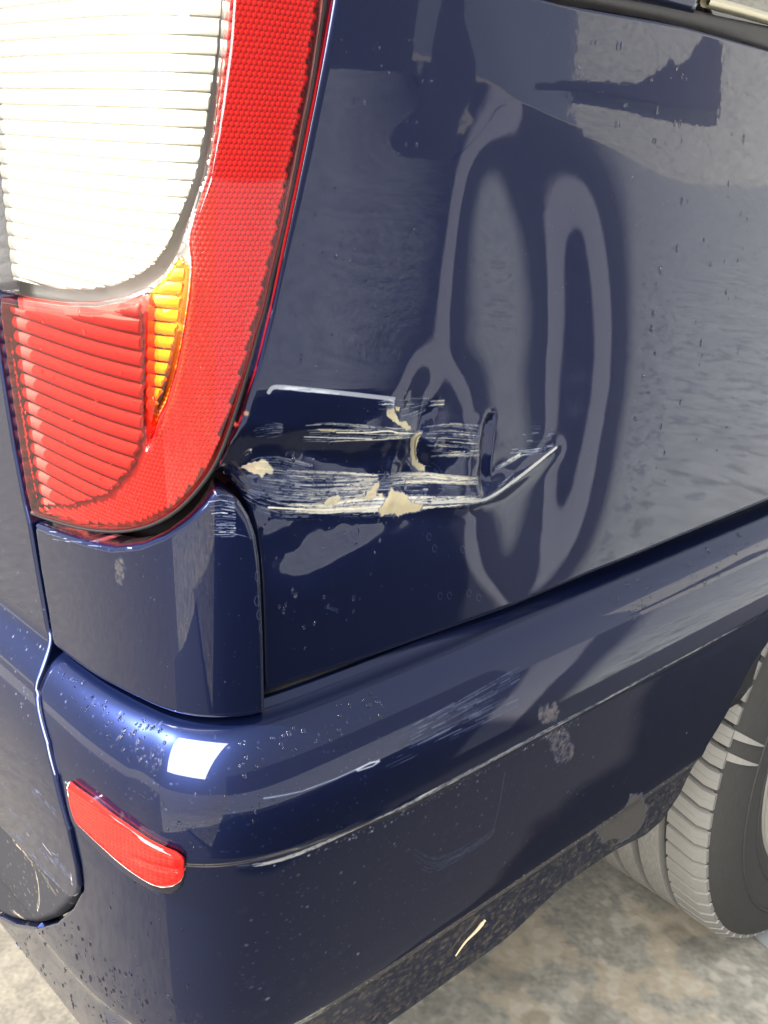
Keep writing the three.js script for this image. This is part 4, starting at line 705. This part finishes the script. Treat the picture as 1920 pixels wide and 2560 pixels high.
// ---- rear wheel
{
  const R = 0.335, cx = 1.2063, zo = -0.028, litTread = new THREE.MeshStandardMaterial({ map: grain([0.2, 0.192, 0.172], 1.1, 512, 9), roughness: 0.85 }), wall = new THREE.MeshStandardMaterial({ map: grain([0.032, 0.031, 0.028], 0.8, 512, 6), roughness: 0.8 });  // tread colour lightened to stand in for light from behind the van
  const lathe = (pts, seg = 160) => { const g = new THREE.LatheGeometry(pts.map(([r, a]) => new THREE.Vector2(r, a)), seg); g.rotateX(Math.PI / 2); return g; };
  const tyre = new THREE.Group(); tyre.name = 'tyre'; tyre.position.set(cx, R, zo); tyre.userData.label = 'ribbed rear tyre with dusty tread coloured lighter as if lit from behind'; van.add(tyre);
  const dark = new THREE.MeshStandardMaterial({ color: lin(0.034, 0.033, 0.032), roughness: 0.9 }), d = 0.012;
  mesh('tread_base', lathe([[R - 0.016, -0.016], [R - d, -0.024], [R - d, -0.235], [R - 0.04, -0.25], [R - 0.11, -0.236]]), dark, tyre);
  let a = -0.0615;
  for (const [gw, rw] of [[0.010, 0.031], [0.010, 0.028], [0.010, 0.028], [0.008, 0.045]]) { mesh('tread_rib', lathe([[R - d, a - gw], [R - 0.0012, a - gw - 0.0004], [R, a - gw - 0.0018], [R, a - gw - rw + 0.0018], [R - 0.0012, a - gw - rw + 0.0004], [R - d, a - gw - rw]], 200), litTread, tyre); a -= gw + rw; }
  mesh('sidewall', lathe([[0.214, -0.02], [0.222, -0.006], [0.235, -0.0005], [0.26, 0.004], [0.285, 0.0042], [0.300, 0.0015], [0.3135, -0.0045], [0.3215, -0.0115], [R - 0.0105, -0.017]]), wall, tyre);
  // shoulder blocks, each its own piece, with a narrow sipe between
  const n = 78, blk = [1, 0].map((v) => {
    const t = 2 * Math.PI / n * (v ? 0.79 : 0.365), g = new THREE.BoxGeometry(1, 1, 1, 3, 1, 4), p = g.attributes.position;
    for (let i = 0; i < p.count; i++) {
      const u = p.getX(i), top = p.getY(i) > 0, w = p.getZ(i) + 0.5;      // w 0 outer edge, 1 at the groove
      const ax = lerp(-0.0135, -0.0615, w), rad = top ? R - 0.0075 * Math.max(0, 1 - w * 3.2) ** 2 : R - 0.016, an = u * t + 0.10 * (w - 0.5) * 0.4;
      p.setXYZ(i, Math.sin(an) * rad, Math.cos(an) * rad, ax);
    }
    g.computeVertexNormals(); return g;
  });
  const rot = (k) => 2 * Math.PI * k / n;
  for (let k = 0; k < n; k++) for (const u of [-0.188, 0.188]) { const m = mesh('tread_block', blk[1], litTread, tyre); m.rotation.z = rot(k + u); }
  // raised wedges and rings on the sidewall
  const SW = [[0.235, -0.0005], [0.26, 0.004], [0.285, 0.0042], [0.300, 0.0015], [0.3135, -0.0045], [0.3215, -0.0115], [R - 0.0105, -0.017], [R - 0.008, -0.02]], swz = (r) => hermite(SW, r);
  for (const phi of [-1.372, -1.292]) {
    const v = [], n = 6, P = [];
    for (let i = 0; i <= n; i++) { const t = i / n, r = lerp(R - 0.0095, 0.287, t), w = lerp(0.015, 0.003, t) ; for (const u of [-1, 1]) { const an = u * w - 0.03 * t; P.push([Math.sin(an) * r, Math.cos(an) * r, swz(r) + 0.0028, Math.sin(an * 1.1) * r, Math.cos(an * 1.1) * r, swz(r) - 0.002]); } }
    const tri = (...q) => q.forEach((p) => v.push(...p)), T = (k) => P[k].slice(0, 3), L = (k) => P[k].slice(3);
    for (let i = 0; i < n; i++) { const a0 = 2 * i, a1 = a0 + 1, b0 = a0 + 2, b1 = a0 + 3; tri(T(a0), T(b0), T(b1), T(a0), T(b1), T(a1)); tri(L(a0), L(b0), T(b0), L(a0), T(b0), T(a0)); tri(T(a1), T(b1), L(b1), T(a1), L(b1), L(a1)); }
    const g = new THREE.BufferGeometry(); g.setAttribute('position', new THREE.Float32BufferAttribute(v, 3)); g.computeVertexNormals();
    mesh('sidewall_wedge', g, litTread, tyre).rotation.z = -phi;  // wedges share the lightened tread colour, as if lit
  }
  for (const r of [0.244, 0.279]) { const g = new THREE.TorusGeometry(r, 0.0016, 6, 140); g.translate(0, 0, swz(r)); mesh('sidewall_ring', g, wall, tyre); }
  const rimM = new THREE.MeshPhysicalMaterial({ color: lin(0.5, 0.47, 0.40), metalness: 0.5, roughness: 0.4 });
  const rim = new THREE.Group(); rim.name = 'wheel_rim'; rim.position.set(cx, R, zo); van.add(rim);
  mesh('rim_flange', lathe([[0.15, -0.05], [0.19, -0.03], [0.204, -0.018], [0.212, -0.008], [0.2195, -0.003], [0.222, -0.006], [0.221, -0.016], [0.205, -0.03], [0.205, -0.2]]), rimM, rim);
  mesh('rim_disc', lathe([[0.0, -0.03], [0.04, -0.028], [0.06, -0.04], [0.15, -0.05]], 48), rimM, rim);
}
function toFlat(g) { const q = g.toNonIndexed(); q.computeVertexNormals(); return q; }

// ---- water drops and streaks standing on the paint: one sheet of drops per panel
{
  const dome = new THREE.SphereGeometry(1, 8, 5, 0, Math.PI * 2, 0, Math.PI / 2);
  const water = new THREE.MeshPhysicalMaterial({ color: 0xffffff, transmission: 1, thickness: 0.001, ior: 1.33, roughness: 0.0 });
  const drops = (parent, off, extra, zones) => {
    const list = [];
    for (const [poly, n, r0, r1, tall] of zones) {
      let x0 = 1e9, x1 = -1e9, y0 = 1e9, y1 = -1e9; for (const [x, y] of poly) { x0 = Math.min(x0, x); x1 = Math.max(x1, x); y0 = Math.min(y0, y); y1 = Math.max(y1, y); }
      for (let c = 0, k = 0; c < n && k < n * 9; k++) { const x = rr(x0, x1), y = rr(y0, y1); if (polyDist(poly, x, y).d < 0) continue; c++; list.push([x, y, lerp(r0, r1, rnd() ** 2.2), rr(1, tall)]); }
    }
    const gs = list.map(([x, y, r, tall]) => {
      const [s, yy] = unproject(x, y, off, extra), p = point(off, s, yy, extra), n = normalAt(off, s, yy), q = new THREE.Quaternion().setFromUnitVectors(new V3(0, 1, 0), n);
      const up = new V3(0, 1, 0).addScaledVector(n, -n.y).normalize(), side = new V3().crossVectors(up, n);
      const m = new THREE.Matrix4().makeBasis(side.multiplyScalar(-r * rr(0.8, 1.1)), n.clone().multiplyScalar(r * rr(0.4, 0.6)), up.multiplyScalar(r * tall)); m.setPosition(p.addScaledVector(n, -r * 0.03));
      return dome.clone().applyMatrix4(m);
    });
    const g = mergeGeometries(gs), m = mesh('water_drops', g, water, parent); m.userData.kind = 'stuff';
  };
  drops(bumper, offBumper, 0, [
    [[[142, 1660], [289, 1760], [420, 1830], [400, 1960], [200, 1800]], 110, 0.0004, 0.0014, 1.8],
    [[[560, 1830], [700, 1810], [960, 1715], [970, 1790], [760, 1880], [600, 1950]], 46, 0.0005, 0.0018, 1.6],
    [[[1480, 1500], [1900, 1310], [1900, 1380], [1620, 1540], [1500, 1580]], 60, 0.0006, 0.002, 1.7],
    [[[10, 2320], [180, 2300], [300, 2420], [560, 2560], [220, 2558], [60, 2390]], 170, 0.0004, 0.0015, 2.0],
    [[[480, 2000], [700, 2000], [640, 2540], [320, 2440], [250, 2250]], 110, 0.0003, 0.0009, 1.8],
    [[[200, 1880], [460, 1980], [700, 1990], [600, 2120], [470, 2130]], 60, 0.0003, 0.0009, 1.8],
  ]);
  drops(quarter, offUpper, 0, [
    [[[860, 20], [1100, 60], [1050, 800], [760, 1000], [700, 900]], 60, 0.0003, 0.0009, 2.2],
    [[[1300, 60], [1880, 140], [1880, 1100], [1600, 1300], [1560, 500]], 120, 0.0004, 0.0012, 3.2],
    [[[690, 1100], [1060, 1110], [1050, 1420], [700, 1700]], 60, 0.0004, 0.0012, 2],
  ]);
  drops(lamp, offUpper, LEX, [[[[20, 780], [440, 700], [600, 500], [640, 800], [500, 1190], [300, 1290], [90, 1240]], 80, 0.0003, 0.0011, 1.6]]);
}

// ---- a dry straw caught on the bumper lip
{
  const pts = [[1213, 2300], [1192, 2326], [1163, 2356], [1139, 2390]].map((p) => { const [s, y] = unproject(p[0], p[1], offBumper, 0.0025); return point(offBumper, s, y, 0.0025); });
  const c = new THREE.CatmullRomCurve3(pts), g = new THREE.TubeGeometry(c, 20, 1, 6, false), P = g.attributes.position;
  for (let i = 0; i < P.count; i++) { const ring = Math.floor(i / 7), t = ring / 20, ctr = c.getPointAt(t), v = new V3().fromBufferAttribute(P, i).sub(ctr).multiplyScalar(lerp(0.0020, 0.0005, t ** 0.45) * (t < 0.06 ? 0.55 : 1)).add(ctr); P.setXYZ(i, v.x, v.y, v.z); }
  g.computeVertexNormals();
  const straw = mesh('dry_straw', g, new THREE.MeshStandardMaterial({ color: lin(0.3, 0.24, 0.15), roughness: 0.7 }), scene);
  straw.userData = { label: 'small dry straw stuck to the dirty bumper lip', category: 'straw' };
}

// ---- an overhead light panel added to make the white patch on the bumper's shoulder
{
  const [s, y] = unproject(478, 1888, offBumper), p = point(offBumper, s, y), n = normalAt(offBumper, s, y), v = CAM.clone().sub(p).normalize();
  const r = n.clone().multiplyScalar(2 * n.dot(v)).sub(v).normalize();
  console.log('panel direction', r.toArray().map((x) => x.toFixed(3)).join(' '), 'normal', n.toArray().map((x) => x.toFixed(3)).join(' '));
  const W = 1.5, Hh = 2.2, L = 3.8, ctr = p.clone().addScaledVector(r, 2.0);
  const fit = new THREE.Group(); fit.name = 'added_light_panel'; scene.add(fit); fit.position.copy(ctr); fit.lookAt(p);
  fit.userData = { label: 'large white light panel added for the bright patch on the bumper', category: 'lamp' };
  const face = mesh('diffuser', new THREE.BoxGeometry(W, Hh, 0.01), new THREE.MeshStandardMaterial({ color: 0xffffff, emissive: lin(1, 0.98, 0.95), emissiveIntensity: 0.3 }), fit); face.castShadow = false;
  mesh('frame', new THREE.BoxGeometry(W + 0.06, Hh + 0.06, 0.03), blackPlastic, fit).position.z = -0.025;
  const a = new THREE.RectAreaLight(lin(1, 0.98, 0.95), L, W, Hh); a.position.copy(p.clone().addScaledVector(r, 1.985)); a.lookAt(p); scene.add(a);
}
// ---- the yard walls that the top of the side panel mirrors
{
  const blockwork = new THREE.MeshStandardMaterial({ map: slabColor, color: lin(1.7, 1.6, 1.45), roughness: 0.9 });
  const wall = (name, az0, az1, r0, r1, h, mat, label) => {
    const [ax, az] = bearing(az0, r0), [bx, bz] = bearing(az1, r1), L = Math.hypot(bx - ax, bz - az), g = new THREE.BoxGeometry(L, h, 0.3), uv = g.attributes.uv, p = g.attributes.position;
    for (let i = 0; i < uv.count; i++) uv.setXY(i, p.getX(i), p.getY(i));
    const m = mesh(name, g, mat, scene); m.position.set((ax + bx) / 2, h / 2, (az + bz) / 2); m.rotation.y = -Math.atan2(bz - az, bx - ax); m.userData = { label, category: 'wall' };
  };
  wall('concrete_wall', 4, 39.2, 44, 38, 10, blockwork, 'tall bare concrete wall closing the yard beside the van');
  {
    const az = 34.2, o = bearing(az, 37.3), T = [-Math.sin(az * DEG), Math.cos(az * DEG)];   // profile runs across the line of sight
    const sh = new THREE.Shape([[-0.85, 0], [-0.72, 0.72], [-0.55, 0.9], [-0.4, 0.84], [-0.1, 0.52], [0.1, 0.46], [0.16, 0.54], [0.4, 0.36], [0.7, 0.18], [1.5, 0.08], [1.5, 0]].map(([x, y]) => new THREE.Vector2(x, y)));
    const g = new THREE.ExtrudeGeometry(sh, { depth: 0.5, bevelEnabled: true, bevelSize: 0.02, bevelThickness: 0.03, bevelSegments: 2 });
    const wedgeShape = mesh('wedge_silhouette', g, new THREE.MeshStandardMaterial({ map: grain([0.012, 0.013, 0.02], 0.6), roughness: 0.8 }), scene); wedgeShape.position.set(o[0], 2.5, o[1]); wedgeShape.rotation.y = -Math.atan2(T[1], T[0]) + Math.PI; wedgeShape.scale.set(-2.4, 2.4, 1);  // made-up dark shape, added for the dark wedge in the reflection
    wedgeShape.userData = { label: 'added dark awning fixed to the concrete yard wall', category: 'silhouette' };
  }
  wall('added_dark_wall', 47.5, 116, 30, 24, 7, new THREE.MeshStandardMaterial({ map: grain([0.09, 0.092, 0.105], 0.5), roughness: 0.9 }), 'unseen dark wall added for the tone it mirrors in the side panel');  // added out of view to set the tone of this reflection
}
renderer.render(scene, camera);
